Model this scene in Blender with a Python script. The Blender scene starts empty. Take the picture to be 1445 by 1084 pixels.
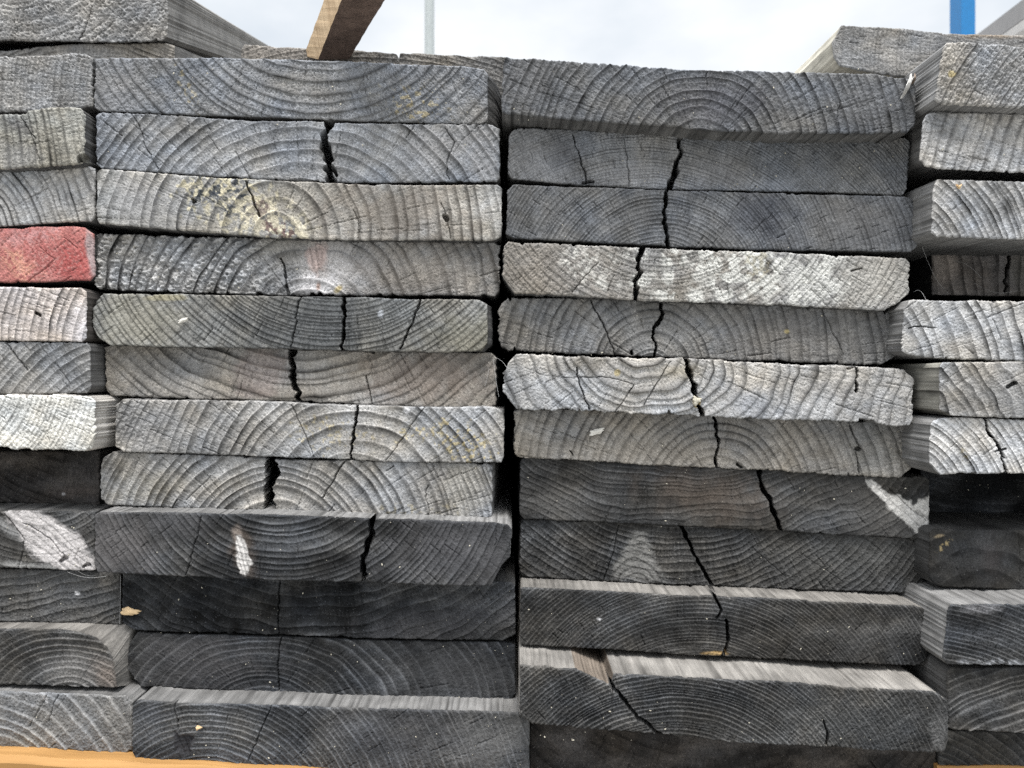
import bpy, bmesh, math, random
import numpy as np
from mathutils import Vector

# ----------------------------------------------------------------------------------------------
# A stack of weathered scaffold boards seen end-on.  Plane y = 0 is the mean front of the stack;
# board ends are authored in photo units (U per metre below) on that plane and stand proud by p mm.
# ----------------------------------------------------------------------------------------------
STEP = 0.92                      # spacing of the end-grain surface grid
D = 0.428                        # camera distance to the y=0 plane, metres
S = 0.571 / 1445.0               # metres per photo unit on the y=0 plane
CX, CY = 722.5, 542.0
ZC = 0.30                        # camera height over the yard

scene = bpy.context.scene
col = scene.collection
random.seed(7)

def pt(px, py, p=0.0):
    """photo unit position on the plane standing p mm in front of the stack -> world point"""
    k = (D - p * .001) / D * S
    return Vector(((px - CX) * k, -p * .001, (CY - py) * k + ZC))

# ------------------------------------------------------------------ noise
_rt = np.random.RandomState(3).rand(256, 256)
def vnoise(x, y, seed=0):
    x = np.asarray(x, float) + seed * 17.31; y = np.asarray(y, float) + seed * 9.77
    xi = np.floor(x).astype(np.int64); yi = np.floor(y).astype(np.int64)
    fx = x - xi; fy = y - yi
    fx = fx * fx * (3 - 2 * fx); fy = fy * fy * (3 - 2 * fy)
    a = _rt[xi & 255, yi & 255]; b = _rt[(xi + 1) & 255, yi & 255]
    c = _rt[xi & 255, (yi + 1) & 255]; d = _rt[(xi + 1) & 255, (yi + 1) & 255]
    return (a + (b - a) * fx) * (1 - fy) + (c + (d - c) * fx) * fy
def fbm(x, y, seed=0, o=3):
    v = 0; a = .5; t = 0
    for i in range(o):
        v = v + a * vnoise(x * 2 ** i, y * 2 ** i, seed + i * 3.7); t += a; a *= .5
    return v / t
def sstep(a, b, x):
    t = np.clip((x - a) / (b - a), 0, 1); return t * t * (3 - 2 * t)
def hash1(k, seed=0):
    k = np.asarray(k).astype(np.int64) + int(seed * 131)
    return _rt[(k * 73 + 11) & 255, (k * 151 + (k >> 3) * 29 + 7) & 255]
def hash2(k, j, seed=0):
    k = np.asarray(k).astype(np.int64); j = np.asarray(j).astype(np.int64) + int(seed * 131)
    return _rt[(k * 73 + j * 37 + 11) & 255, (k * 19 + j * 151 + 7) & 255]

# ------------------------------------------------------------------ materials
def new_mat(name):
    m = bpy.data.materials.new(name); m.use_nodes = True
    nt = m.node_tree; b = nt.nodes['Principled BSDF']
    return m, nt, b

def wood_material(name, scale, bump, dist, var, rough, stretch=(1, 1, 1), spec=.08, blot=.14):
    """weathered wood: the per-point albedo of the timber x procedural fibre noise + bump"""
    m, nt, b = new_mat(name)
    N, L = nt.nodes, nt.links
    at = N.new('ShaderNodeAttribute'); at.attribute_name = 'albedo'
    tc = N.new('ShaderNodeTexCoord')
    mp = N.new('ShaderNodeMapping'); mp.inputs['Scale'].default_value = stretch
    L.new(tc.outputs['Object'], mp.inputs['Vector'])
    n1 = N.new('ShaderNodeTexNoise'); n1.inputs['Scale'].default_value = scale
    n1.inputs['Detail'].default_value = 4; n1.inputs['Roughness'].default_value = .65
    L.new(mp.outputs['Vector'], n1.inputs['Vector'])
    mr = N.new('ShaderNodeMapRange')
    mr.inputs['From Min'].default_value = .3; mr.inputs['From Max'].default_value = .7
    mr.inputs['To Min'].default_value = 1 - var; mr.inputs['To Max'].default_value = 1 + var
    L.new(n1.outputs['Fac'], mr.inputs['Value'])
    n2 = N.new('ShaderNodeTexNoise'); n2.inputs['Scale'].default_value = scale * .06
    n2.inputs['Detail'].default_value = 5; n2.inputs['Roughness'].default_value = .6
    L.new(tc.outputs['Object'], n2.inputs['Vector'])
    m2 = N.new('ShaderNodeMapRange'); m2.inputs['From Min'].default_value = .3; m2.inputs['From Max'].default_value = .7
    m2.inputs['To Min'].default_value = 1 - blot; m2.inputs['To Max'].default_value = 1 + blot
    L.new(n2.outputs['Fac'], m2.inputs['Value'])
    mm = N.new('ShaderNodeMath'); mm.operation = 'MULTIPLY'
    L.new(mr.outputs['Result'], mm.inputs[0]); L.new(m2.outputs['Result'], mm.inputs[1])
    mx = N.new('ShaderNodeVectorMath'); mx.operation = 'SCALE'
    L.new(at.outputs['Color'], mx.inputs[0]); L.new(mm.outputs[0], mx.inputs['Scale'])
    L.new(mx.outputs['Vector'], b.inputs['Base Color'])
    bp = N.new('ShaderNodeBump'); bp.inputs['Strength'].default_value = bump
    bp.inputs['Distance'].default_value = dist
    L.new(n1.outputs['Fac'], bp.inputs['Height']); L.new(bp.outputs['Normal'], b.inputs['Normal'])
    b.inputs['Roughness'].default_value = rough
    b.inputs['Specular IOR Level'].default_value = spec
    return m

M_END = wood_material('end_grain', 1500, .5, .0004, .22, .85)
M_SIDE = wood_material('long_grain', 700, .6, .0005, .24, .8, (1, .06, 1), .08, .2)
M_KNOT = wood_material('knot_wood', 1100, .5, .0004, .16, .75)

def plain(name, rgb, rough=.6, metal=0., nscale=None, nvar=.15, spec=.4, stretch=(1, 1, 1)):
    m, nt, b = new_mat(name)
    b.inputs['Base Color'].default_value = (*rgb, 1)
    b.inputs['Roughness'].default_value = rough; b.inputs['Metallic'].default_value = metal
    b.inputs['Specular IOR Level'].default_value = spec
    if nscale:
        N, L = nt.nodes, nt.links
        tc = N.new('ShaderNodeTexCoord'); mp = N.new('ShaderNodeMapping')
        mp.inputs['Scale'].default_value = stretch
        n = N.new('ShaderNodeTexNoise'); n.inputs['Scale'].default_value = nscale; n.inputs['Detail'].default_value = 6
        r = N.new('ShaderNodeValToRGB')
        r.color_ramp.elements[0].position = .3; r.color_ramp.elements[1].position = .7
        r.color_ramp.elements[0].color = (*[c * (1 - nvar) for c in rgb], 1)
        r.color_ramp.elements[1].color = (*[min(1, c * (1 + nvar)) for c in rgb], 1)
        L.new(tc.outputs['Object'], mp.inputs['Vector']); L.new(mp.outputs['Vector'], n.inputs['Vector'])
        L.new(n.outputs['Fac'], r.inputs['Fac']); L.new(r.outputs['Color'], b.inputs['Base Color'])
        bp = N.new('ShaderNodeBump'); bp.inputs['Strength'].default_value = .3; bp.inputs['Distance'].default_value = .001
        L.new(n.outputs['Fac'], bp.inputs['Height']); L.new(bp.outputs['Normal'], b.inputs['Normal'])
    return m

# ------------------------------------------------------------------ mesh out
def quads_mesh(name, V, Q, mi, C, mats):
    me = bpy.data.meshes.new(name)
    me.vertices.add(len(V)); me.vertices.foreach_set('co', np.ascontiguousarray(V, np.float32).ravel())
    me.loops.add(Q.size); me.loops.foreach_set('vertex_index', np.ascontiguousarray(Q, np.int32).ravel())
    me.polygons.add(len(Q))
    me.polygons.foreach_set('loop_start', np.arange(0, Q.size, 4, dtype=np.int32))
    me.polygons.foreach_set('material_index', np.ascontiguousarray(mi, np.int32))
    for m in mats: me.materials.append(m)
    me.update(calc_edges=True)
    a = me.attributes.new('albedo', 'FLOAT_COLOR', 'POINT')
    c4 = np.ones((len(V), 4), np.float32); c4[:, :3] = C
    a.data.foreach_set('color', c4.ravel())
    me.validate()
    return me

TINT = dict(n=(1.01, 1, .985), w=(1.05, 1, .93), b=(.97, 1, 1.05), y=(1.04, 1.01, .9), r=(1.1, 1, .93), k=(.97, 1, 1.05))
GROUP = 'weathered boards in the stack'
_n = [0]

def board(name_label, p, top, bot, pith=(0, 0), sp=(10, 10), kx=1., g=.2, tint='n', side=.3, stint='n', line=.5,
          relief=.35, rough=.16, shag=0., blotch=.25, warp=.5, cracks=(), patches=(), checks=.5, vp=(718, 528),
          rag=.8, wear=.15, length=1.3, wane=None, knots=(), streak=.3, speck=.012, sidep=(), cat='board',
          base='timber_board', group=GROUP, gloss=None):
    blotch = blotch * (2.0 if g < .08 else 1.25)
    g = g * (.52 if g < .08 else .8 if g < .1 else 1.25 if g < .18 else 1.18 if g < .4 else .95); relief *= 1.35 + .75 * hash1(np.full(1, _n[0] * 7 + 3))[0]; wear *= .5; side *= .54; rough *= 1.1
    if line > 0: line = min(.8, line * 1.32)
    _n[0] += 1; seed = _n[0] * 1.37
    top = np.array(top, float); bot = np.array(bot, float)
    W = max(top[-1, 0] - top[0, 0], bot[-1, 0] - bot[0, 0]); H = np.median(np.interp(np.linspace(top[0, 0] + 20, top[-1, 0] - 20, 30), bot[:, 0], bot[:, 1]) - np.interp(np.linspace(top[0, 0] + 20, top[-1, 0] - 20, 30), top[:, 0], top[:, 1]))
    nu = max(int(W / STEP), 8); nv = max(int(H / STEP), 6)
    # denser columns at both ends, where corners turn
    t = np.linspace(0, 1, nu); v = np.linspace(0, 1, nv)
    xx = top[0, 0] + t * (top[-1, 0] - top[0, 0]); ii = np.arange(nu)
    t = t[((xx > -30) & (xx < 1475)) | (ii % 7 == 0) | (ii == nu - 1)]; nu = len(t)
    tx = top[0, 0] + t * (top[-1, 0] - top[0, 0]); bx = bot[0, 0] + t * (bot[-1, 0] - bot[0, 0])
    ty = np.interp(tx, top[:, 0], top[:, 1]); by = np.interp(bx, bot[:, 0], bot[:, 1])
    # ragged saw edges
    nick = lambda q_, s2: 2.6 * sstep(.70, .95, vnoise(q_ / 6., s2, seed + 51)) * sstep(.4, .7, fbm(q_ / 45, s2, seed + 52))
    ty = ty + rag * ((vnoise(tx / 13., 0, seed) - .5) * 1.6 + (vnoise(tx / 2.2, 3, seed) - .5) * .9 + nick(tx, 1)) + (fbm(tx / 60, 7, seed) - .5) * 2
    by = by + rag * ((vnoise(bx / 12., 5, seed) - .5) * 1.6 + (vnoise(bx / 2.0, 9, seed) - .5) * 1.1 - nick(bx, 6)) + (fbm(bx / 60, 2, seed) - .5) * 2
    X = tx[None, :] * (1 - v[:, None]) + bx[None, :] * v[:, None]
    Y = ty[None, :] * (1 - v[:, None]) + by[None, :] * v[:, None]
    dl = t[None, :] * W; dr = (1 - t)[None, :] * W
    ex = rag * ((vnoise(Y / 6., 1, seed) - .5) * 1.8 + (vnoise(Y / 2.3, 4, seed) - .5) * 1.6)
    X = X + ex * np.exp(-dl / 5.) - ex[:, ::-1] * np.exp(-dr / 5.)
    hh = by - ty
    dt = v[:, None] * hh[None, :]; db = (1 - v)[:, None] * hh[None, :]
    e = np.minimum(np.minimum(dt, db), np.minimum(dl, dr))
    # ---- rings
    cx, cy = pith
    wx = (fbm(X / 75, Y / 75, seed + 1) - .5); wy = (fbm(X / 26, Y / 26, seed + 2) - .5)
    dx = (X - cx) * kx; dy = Y - cy
    r = np.hypot(dx, dy); th = np.arctan2(dy, dx)
    rmin, rmax = r.min() - 30, r.max() + 30
    spm = .5 * (sp[0] + sp[1])
    rw = r + warp * spm * (2.0 * wx + .16 * wy) + .06 * warp * spm * (vnoise(th * 22, r / 60, seed) - .5)
    rng = np.random.RandomState(int(seed * 100)); radii = [rmin]
    while radii[-1] < rmax + 40:
        f = np.clip((radii[-1] - r.min()) / (r.max() - r.min() + 1e-6), 0, 1)
        radii.append(radii[-1] + (sp[0] + (sp[1] - sp[0]) * f) * rng.choice((rng.uniform(.5, 1.0), rng.uniform(.8, 1.25), rng.uniform(1.0, 1.6))))
    radii = np.array(radii)
    ph = np.interp(rw, radii, np.arange(len(radii))); k = np.floor(ph); tt = ph - k
    late = (.35 * sstep(.0, .9, tt) + .65 * sstep(.45, .9, tt) ** 1.3) * (1 - sstep(.92, 1., tt))
    late = late * (.6 + .7 * hash1(k, seed))
    late = late * np.clip(.45 + 1.15 * fbm(X / 24, Y / 24, seed + 8, 4), 0, 1.4)
    # ---- fibres that run along the rays
    ray = vnoise(th * np.maximum(r.mean(), 60) / 2.2, r / 16, seed + 3) - .5
    fine = vnoise(X / 1.6, Y / 1.6, seed + 4) - .5
    fine2 = rng.rand(*X.shape) - .5
    # ---- height, mm
    h = relief * (late - .35)
    h += rough * (2.0 * fine + 1.0 * fine2 + 1.0 * ray + 1.0 * (vnoise(X / 3.1, Y / 3.1, seed + 17) - .5)) * (1.25 - .6 * late)
    h += .9 * (fbm(X / 120, Y / 60, seed + 6) - .5)
    if shag:
        sh = sstep(.45, .75, vnoise(X / 3.4, Y / 2.8, seed + 9)) * (1 - late) + .6 * sstep(.5, .8, vnoise(X / 2.1, Y / 2.0, seed + 10))
        sm = shag if not isinstance(shag, tuple) else shag[0] * sstep(shag[2], shag[1], X)
        tuft = sstep(.42, .7, vnoise(X / 4.2, Y / 3.0, seed + 41)) * sstep(.02, .2, tt) * (1 - sstep(.5, .75, tt))
        h += sm * (.45 * sh * (1 - late) + .9 * tuft - .35 * late)
    # ---- small checks between rings, along the rays
    if checks:
        for lay, (kk, bw, dens, wid) in enumerate(((2, 15, .42, .55), (3, 26, .30, .7), (1, 10, .25, .45))):
            kb = np.floor((ph + hash1(np.full(1, lay), seed)) / kk)
            rk = np.interp(np.clip(kb * kk, 0, len(radii) - 1), np.arange(len(radii)), radii); rk = np.maximum(np.abs(rk), 12)
            b = np.floor(th * rk / bw)
            on = hash2(kb, b, seed + lay) < dens * checks * 1.6
            th0 = (b + .15 + .7 * hash2(b, kb, seed + lay + 5)) * bw / rk
            dd = np.abs(th - th0) * r + (fine) * .8
            dep = np.exp(-(dd / wid) ** 2) * on
            h -= dep * (.2 + 1.0 * hash2(kb, b, seed + 2) ** 2) * (1.1 if lay == 1 else .75)
    # ---- rounded arris
    rr = 1.7 + 2.0 * fbm(X / 16, Y / 16, seed + 11)
    q = np.clip(1 - e / rr, 0, 1)
    h -= 1.0 * (1 - np.sqrt(np.maximum(0, 1 - q * q * .98)))
    # ---- albedo
    a = g * (1 + blotch * 2.2 * (fbm(X / 70, Y / 45, seed + 12) - .5) + blotch * 1.2 * (fbm(X / 14, Y / 14, seed + 13, 2) - .5))
    a = a * (1 - line * late) if line >= 0 else a * (1 - .25 * line * 0 + (-line) * late)
    a = a * (1 + .44 * fine + .3 * fine2 + streak * ray)
    if shag: a = a + .1 * sm * np.clip(tuft * 1.0 - .3 * late, -.3, 1)
    a = a + (rng.rand(*X.shape) < speck) * (.05 + .5 * g) * (.4 + rng.rand(*X.shape))
    a = a * (1 + wear * np.exp(-e / 2.2) * 1.6)
    if g < .06: a = a + .035 * sstep(.45, .85, fbm(X / 90, Y / 30, seed + 61, 4)) * (1 + .8 * late + 1.2 * fine)
    C = a[..., None] * np.array(TINT[tint] if isinstance(tint, str) else tint)
    hue = (fbm(X / 55, Y / 40, seed + 71) - .5) * 2 + .5 * (fbm(X / 12, Y / 12, seed + 72) - .5)
    C = C * np.stack([1 + .09 * hue, 1 + .02 * hue, 1 - .09 * hue], -1)
    for pa in patches:
        (px, py), (rx, ry), rot, pc, st = pa[:5]
        soft, nz, cover, nf = (list(pa[5:]) + [.5, .5, 0, 18][len(pa) - 5:])[:4]
        ca, sa = math.cos(math.radians(rot)), math.sin(math.radians(rot))
        ux = ((X - px) * ca + (Y - py) * sa) / rx; uy = (-(X - px) * sa + (Y - py) * ca) / ry
        dd = np.hypot(ux, uy) + nz * (fbm(X / nf, Y / nf, seed + px) - .5) * 2
        m = st * (1 - sstep(1 - soft, 1 + soft * .4, dd))
        if cover: m = m * sstep(cover - .045, cover + .045, fbm(X / nf * 1.7, Y / nf * 1.7, seed + py))
        pc = np.array(pc if isinstance(pc, tuple) else [pc * q_ for q_ in (1, 1, 1.02)])
        pv = pc * (1 + .4 * fine + .22 * fine2 + .2 * ray)[..., None] * (1 - .55 * max(line, 0) * late)[..., None]
        C = C * (1 - m[..., None]) + pv * m[..., None]
    # ---- knots: own grain
    kmask = np.zeros(X.shape, int)
    for i, kn in enumerate(knots):
        poly, kc, kring, khump = kn[:4]
        P = np.array(poly, float); inside = np.zeros(X.shape, bool)
        jx = X + (fbm(X / 14, Y / 14, seed, 4) - .5) * 14; jy = Y + (fbm(X / 14, Y / 14, seed + 2, 4) - .5) * 14
        dm = np.full(X.shape, 1e9)
        for (x0, y0), (x1, y1) in zip(P, np.roll(P, -1, 0)):
            c = ((y0 > jy) != (y1 > jy)) & (jx < (x1 - x0) * (jy - y0) / (y1 - y0 + 1e-9) + x0); inside ^= c
            L2 = (x1 - x0) ** 2 + (y1 - y0) ** 2 + 1e-9
            s_ = np.clip(((jx - x0) * (x1 - x0) + (jy - y0) * (y1 - y0)) / L2, 0, 1)
            dm = np.minimum(dm, np.hypot(jx - x0 - s_ * (x1 - x0), jy - y0 - s_ * (y1 - y0)))
        kmask[inside] = i + 1
        kst = kn[6] if len(kn) > 6 else None
        if kst is None: tk = dm / kring + .4 * vnoise(X / 12, Y / 12, seed)
        elif kst[0] == 'streak':
            ca_, sa_ = math.cos(math.radians(kst[1])), math.sin(math.radians(kst[1]))
            ul = (X - P[0, 0]) * ca_ + (Y - P[0, 1]) * sa_; uc = -(X - P[0, 0]) * sa_ + (Y - P[0, 1]) * ca_
            tk = uc / kring + 1.6 * fbm(ul / 40, uc / 9, seed + 44)
        else:
            tk = np.hypot((X - kst[1]) * 1.25, Y - kst[2]) / kring + .5 * vnoise(X / 14, Y / 14, seed)
        tk = tk - np.floor(tk)
        lk = sstep(.4, .85, tk) * (1 - sstep(.9, 1, tk))
        ksoft = kn[7] if len(kn) > 7 else 3
        ins = sstep(-ksoft * .6, ksoft, np.where(inside, dm, -dm) + (fbm(X / 5, Y / 5, seed + 3) - .5) * ksoft)[..., None]
        kv = np.array(kc) * (1 + .5 * fine + .2 * fine2 - (.45 if kst is None or kst[0] != 'streak' else .34) * lk + .4 * (fbm(X / 9, Y / 9, seed + 5) - .5))[..., None]
        C = C * (1 - ins) + kv * ins
        h = h * (1 - .6 * ins[..., 0]) + ins[..., 0] * (khump * np.minimum(1, dm / 8) - .25 * lk + .15 * fine)
        h -= (.5 if kst is None else .15) * np.exp(-(dm / 1.0) ** 2)
    # ---- cracks: real splits cut back into the timber
    crk = np.zeros(X.shape)
    for ck in cracks:
        pts_, w = ck[0], ck[1]; dep = ck[2] if len(ck) > 2 else (26 if w >= 3 else 6 if w >= 1.8 else 2.2 if w >= 1.35 else .9)
        P = np.array(pts_, float)
        x0, x1 = P[:, 0].min() - w - 14, P[:, 0].max() + w + 14; y0, y1 = P[:, 1].min() - w - 14, P[:, 1].max() + w + 14
        sel = (X > x0) & (X < x1) & (Y > y0) & (Y < y1)
        xs, ys = X[sel], Y[sel]
        j1 = (vnoise(ys / 7, xs / 30, seed + 21) - .5) * (2.2 + .5 * w) + (vnoise(ys / 2.6, xs / 9, seed + 22) - .5) * (.9 + .12 * w)
        j2 = (vnoise(xs / 8, ys / 30, seed + 23) - .5) * 2
        dm = np.full(xs.shape, 1e9); al = np.zeros(xs.shape)
        for i in range(len(P) - 1):
            ax, ay = P[i]; bx_, by_ = P[i + 1]; L2 = (bx_ - ax) ** 2 + (by_ - ay) ** 2 + 1e-9
            s_ = np.clip(((xs + j1 - ax) * (bx_ - ax) + (ys + j2 - ay) * (by_ - ay)) / L2, 0, 1)
            d_ = np.hypot(xs + j1 - ax - s_ * (bx_ - ax), ys + j2 - ay - s_ * (by_ - ay))
            al = np.where(d_ < dm, (i + s_) / (len(P) - 1), al); dm = np.minimum(dm, d_)
        hw = ((.5 * w * .98) if w > 2.2 else .36 * w) * (.55 + .9 * vnoise(ys / 7, 3, seed + 24))
        if len(ck) > 3 and ck[3]: hw = hw * np.where(al > .5, 1 - (al - .5) * 1.3, 1)   # tapers out
        mm = 1 - sstep(hw - .3, hw + .42, dm)
        hv = h[sel]; h[sel] = hv * (1 - mm) + mm * (-dep * (.7 + .3 * vnoise(xs / 4, ys / 4, seed)))
        if w > 2.2: crk[sel] = np.maximum(crk[sel], mm)
    # ---- holes
    pp = p + h                                          # mm toward the viewer
    k0 = (D - p * .001) / D * S
    Vx = (X - CX) * k0; Vz = (CY - Y) * k0 + ZC; Vy = -pp * .001
    # the long grain axis of this board
    ax_ = np.array([(vp[0] - CX) * S / D, 1., (CY - vp[1]) * S / D])
    G = np.stack([Vx + Vy * 0, Vy, Vz], -1)
    Dep = (-h * .001)                                   # depth behind the nominal face
    G[..., 0] += (ax_[0] + (.7 * (X - CX) * S / D - ax_[0]) * (crk > .15)) * np.maximum(Dep, 0)   # wide splits leaned along the camera ray, shaped so their insides look dark
    G[..., 2] += ax_[2] * np.maximum(Dep, 0)
    gi = np.arange(nu * nv).reshape(nv, nu)
    Q = np.stack([gi[:-1, :-1], gi[1:, :-1], gi[1:, 1:], gi[:-1, 1:]], -1).reshape(-1, 4)
    km = np.maximum(np.maximum(kmask[:-1, :-1], kmask[1:, :-1]), np.maximum(kmask[1:, 1:], kmask[:-1, 1:])).ravel() * 0 + kmask[:-1, :-1].ravel()
    # ---- the long faces
    loop = np.concatenate([gi[0, :-1], gi[:-1, -1], gi[-1, :0:-1], gi[:0:-1, 0]])
    nb = len(loop)
    V0 = G.reshape(-1, 3)[loop]; d0 = Dep.ravel()[loop]
    lb = late.ravel()[loop]; Xb = X.ravel()[loop]; Yb = Y.ravel()[loop]
    outn = np.stack([np.roll(V0[:, 0], -1) - np.roll(V0[:, 0], 1), np.roll(V0[:, 2], -1) - np.roll(V0[:, 2], 1)], -1)
    outn = np.stack([-outn[:, 1], outn[:, 0]], -1); outn /= np.linalg.norm(outn, axis=1, keepdims=True) + 1e-9
    cxm, czm = V0[:, 0].mean(), V0[:, 2].mean()
    sgn = np.sign(np.sum(outn * np.stack([V0[:, 0] - cxm, V0[:, 2] - czm], -1)[:, :]))
    outn *= 1 if sgn >= 0 else -1
    depths = np.array([1.2, 2.5, 4.5, 7, 10, 13.5, 17.5, 22, 28, 35, 44, 56, 75, 110, 200, 450, length * 1000]) * .001
    Vs = [V0]; Cs = []
    ker = np.hanning(9 if spm < 7 else 5); ker /= ker.sum(); kp = len(ker) // 2; lbs = np.convolve(np.concatenate([lb[-kp:], lb, lb[:kp]]), ker, "valid")
    base0 = V0 + np.maximum(-d0, 0)[:, None] * 0
    org = np.stack([(Xb - CX) * k0, np.full(nb, -p * .001), (CY - Yb) * k0 + ZC], -1)
    if wane is not None:
        wt, wb, wd = np.array(wane[0], float), np.array(wane[1], float), wane[2] * .001
        wtx = wt[0, 0] + t * (wt[-1, 0] - wt[0, 0]); wbx = wb[0, 0] + t * (wb[-1, 0] - wb[0, 0])
        wty = np.interp(wtx, wt[:, 0], wt[:, 1]); wby = np.interp(wbx, wb[:, 0], wb[:, 1])
        WX = (wtx[None] * (1 - v[:, None]) + wbx[None] * v[:, None]).ravel()[loop]; WY = (wty[None] * (1 - v[:, None]) + wby[None] * v[:, None]).ravel()[loop]
        worg = np.stack([(WX - CX) * S, np.full(nb, -p * .001), (CY - WY) * S + ZC], -1)
    si = np.array(TINT[stint] if isinstance(stint, str) else stint)
    for di, d in enumerate(depths):
        dd = np.maximum(d, d0 + .0002 * (di + 1))
        o = org
        if wane is not None:
            f = sstep(0, 1, np.clip(dd / wd, 0, 1))[:, None]; o = org * (1 - f) + worg * f
        P = o + dd[:, None] * ax_[None]
        groove = (.00025 * (lb - .4) + .00045 * (vnoise(Xb / 3.0 + Yb / 3.1, d * 22, seed + 31) - .5) + .0009 * (fbm(Xb / 30, d * 15 + Yb / 30, seed + 33) - .5)) * min(1, d / .004)
        P[:, 0] += outn[:, 0] * groove; P[:, 2] += outn[:, 1] * groove
        Vs.append(P)
        grain = vnoise(Xb / 5.5 + Yb * .31, d * 30, seed + 32) - .5
        blot = fbm(Xb / 34 + Yb / 17, d * 55, seed + 34) - .5
        s_ = side * (1 - .65 * min(abs(line), .6) * lbs * (.5 + vnoise(Xb / 25, d * 70, seed + 35))) * (1 + .16 * grain + .75 * blot)
        s_ = s_ * (1 + .3 * (vnoise(Xb / 60 + Yb / 40, d * 140, seed + 36) - .5)) * (1 - .25 * sstep(.004, 0, dd))
        cs = s_[:, None] * si
        for (sx0, sx1, sc) in sidep:
            ms = ((Xb > sx0) & (Xb < sx1))[:, None]; cs = np.where(ms, np.array(sc) * (1 + .9 * grain + .5 * blot)[:, None], cs)
        Cs.append(cs)
    idx0 = nu * nv
    prev = loop; Qs = []
    for di in range(len(depths)):
        cur = idx0 + di * nb + np.arange(nb)
        Qs.append(np.stack([prev, np.roll(prev, -1), np.roll(cur, -1), cur], -1)); prev = cur
    # arris colour: half way between end and side
    Cf = C.reshape(-1, 3); Cf = np.clip(Cf, .006, .9)
    Vall = np.concatenate([G.reshape(-1, 3)] + Vs[1:]); Call = np.clip(np.concatenate([Cf] + Cs), .006, .9)
    Qside = np.concatenate(Qs)
    # close the far end with strips across the board
    m_ = len(prev); half = m_ // 2
    cap = np.stack([prev[:half - 1], prev[1:half], prev[::-1][1:half], prev[::-1][:half - 1]], -1)
    Qn = Q[km == 0]
    Qa = np.concatenate([Qn[:, :], Qside, cap]); mi = np.concatenate([np.zeros(len(Qn)), np.ones(len(Qside) + len(cap))])
    # origin at the board's own base centre
    o3 = np.array([cxm, -p * .001, V0[:, 2].min()])
    me = quads_mesh(base, Vall - o3, Qa, mi, Call, [M_END, M_SIDE])
    ob = bpy.data.objects.new(base, me); ob.location = o3; col.objects.link(ob)
    ob['label'] = name_label; ob['category'] = cat
    if group: ob['group'] = group
    for i, kn in enumerate(knots):
        sel = Q[km == i + 1]
        if not len(sel): continue
        used, inv = np.unique(sel, return_inverse=True)
        kme = quads_mesh('knot', Vall[used] - o3, inv.reshape(-1, 4), np.zeros(len(sel)), Call[used], [M_KNOT])
        kn_name = kn[4] if len(kn) > 4 else 'knot'
        kob = bpy.data.objects.new(kn_name, kme); col.objects.link(kob); kob.parent = ob
        if len(kn) > 5: kob['label'] = kn[5]
    return ob

GOLD = (.47, .39, .20); PALE = (.50, .50, .46); INK = (.035, .045, .06); PLUM = (.12, .075, .075)
B = board
# ============ column left of the middle, top to bottom
B('thick grey board topping the second column, U-shaped rings, yellow sawdust flecks on its end', 0,
  [(134,82),(318,81),(350,82.5),(461,85),(571,90),(654,93.5),(682,97),(688,104)], [(132,151),(138,156),(241,160),(350,164),(558,172),(683,175),(688,171)],
  (450,-60), (12,13), g=.165, tint='b', side=.26, relief=.42, rough=.26, line=.42, vp=(860,500), blotch=.25,
  wane=([(134,82),(318,81),(461,85),(571,90),(654,92),(684,96),(696,108)], [(132,151),(138,156),(350,164),(558,173),(690,177),(697,174)], 14),
  cracks=[([(640,120),(655,160)],1.1),([(520,92),(505,128)],1.0)],
  patches=[((165,120),(55,60),0,.26,.55,.9),((590,150),(50,26),20,GOLD,.5,.5,.9,.62,9),((265,125),(9,40),-25,GOLD,.35,.5,.9,.6,8)], speck=.02)
B('grey board split by a wide jagged black crack, directly beneath the U-ringed top board', 0,
  [(135,164),(140,158),(249,162),(360,170),(455,171),(470,173),(585,175),(693,175),(705,182)], [(135,231),(142,237),(249,245),(350,252),(475,257),(544,258),(701,256),(705,251)],
  (432,395), (19,8), g=.225, tint='b', side=.2, relief=.55, rough=.16, line=.42,
  cracks=[([(464,168),(456,203),(463,214),(463,232),(468,260)],11,40),([(470,234),(476,246)],5),([(185,160),(196,178),(206,208),(222,238)],1.6),([(585,176),(573,196)],1.6),([(630,182),(641,200),(630,228),(632,252)],1.4),([(660,186),(640,215)],1.0)],
  patches=[((610,215),(60,40),-30,.33,.5,.8),((680,220),(26,40),0,.3,.6)], checks=.7)
B('tan-grey board crusted with yellow and dark blue-grey lichen left of its middle', 2,
  [(136,243),(144,237.5),(249,246.5),(346,252.5),(516,260),(701,260),(708,266)], [(136,310),(140,315),(249,324),(388,336),(516,339),(697,339),(708,334)],
  (388,335), (20,12), g=.27, tint=(1.02,1.,.95), side=.2, relief=.5, rough=.15, line=.46, warp=.4,
  cracks=[([(348,256),(356,280),(366,304)],2.4),([(497,296),(508,318),(506,336)],1.5),([(622,286),(632,312),(636,336)],1.4),([(626,305),(630,310)],6,8),([(271,281),(274,285)],5,6)],
  patches=[((210,285),(75,46),0,.32,.55,.7),((312,277),(58,32),15,(.58,.53,.38),.8,.6,1.1,.45,10),((308,270),(40,24),15,INK,.9,.5,1.2,.55,9),((320,292),(26,16),0,INK,.8,.5,1.2,.57,8),
           ((380,312),(54,30),15,(.62,.57,.44),.85,.6,.9,.42,11),((392,322),(26,12),20,PLUM,.9,.5,1.1,.53,8),((370,300),(10,26),-15,PLUM,.6,.5,.9,.5,7),((560,300),(130,60),0,(.26,.225,.19),.6,.8)], checks=.75)
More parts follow.
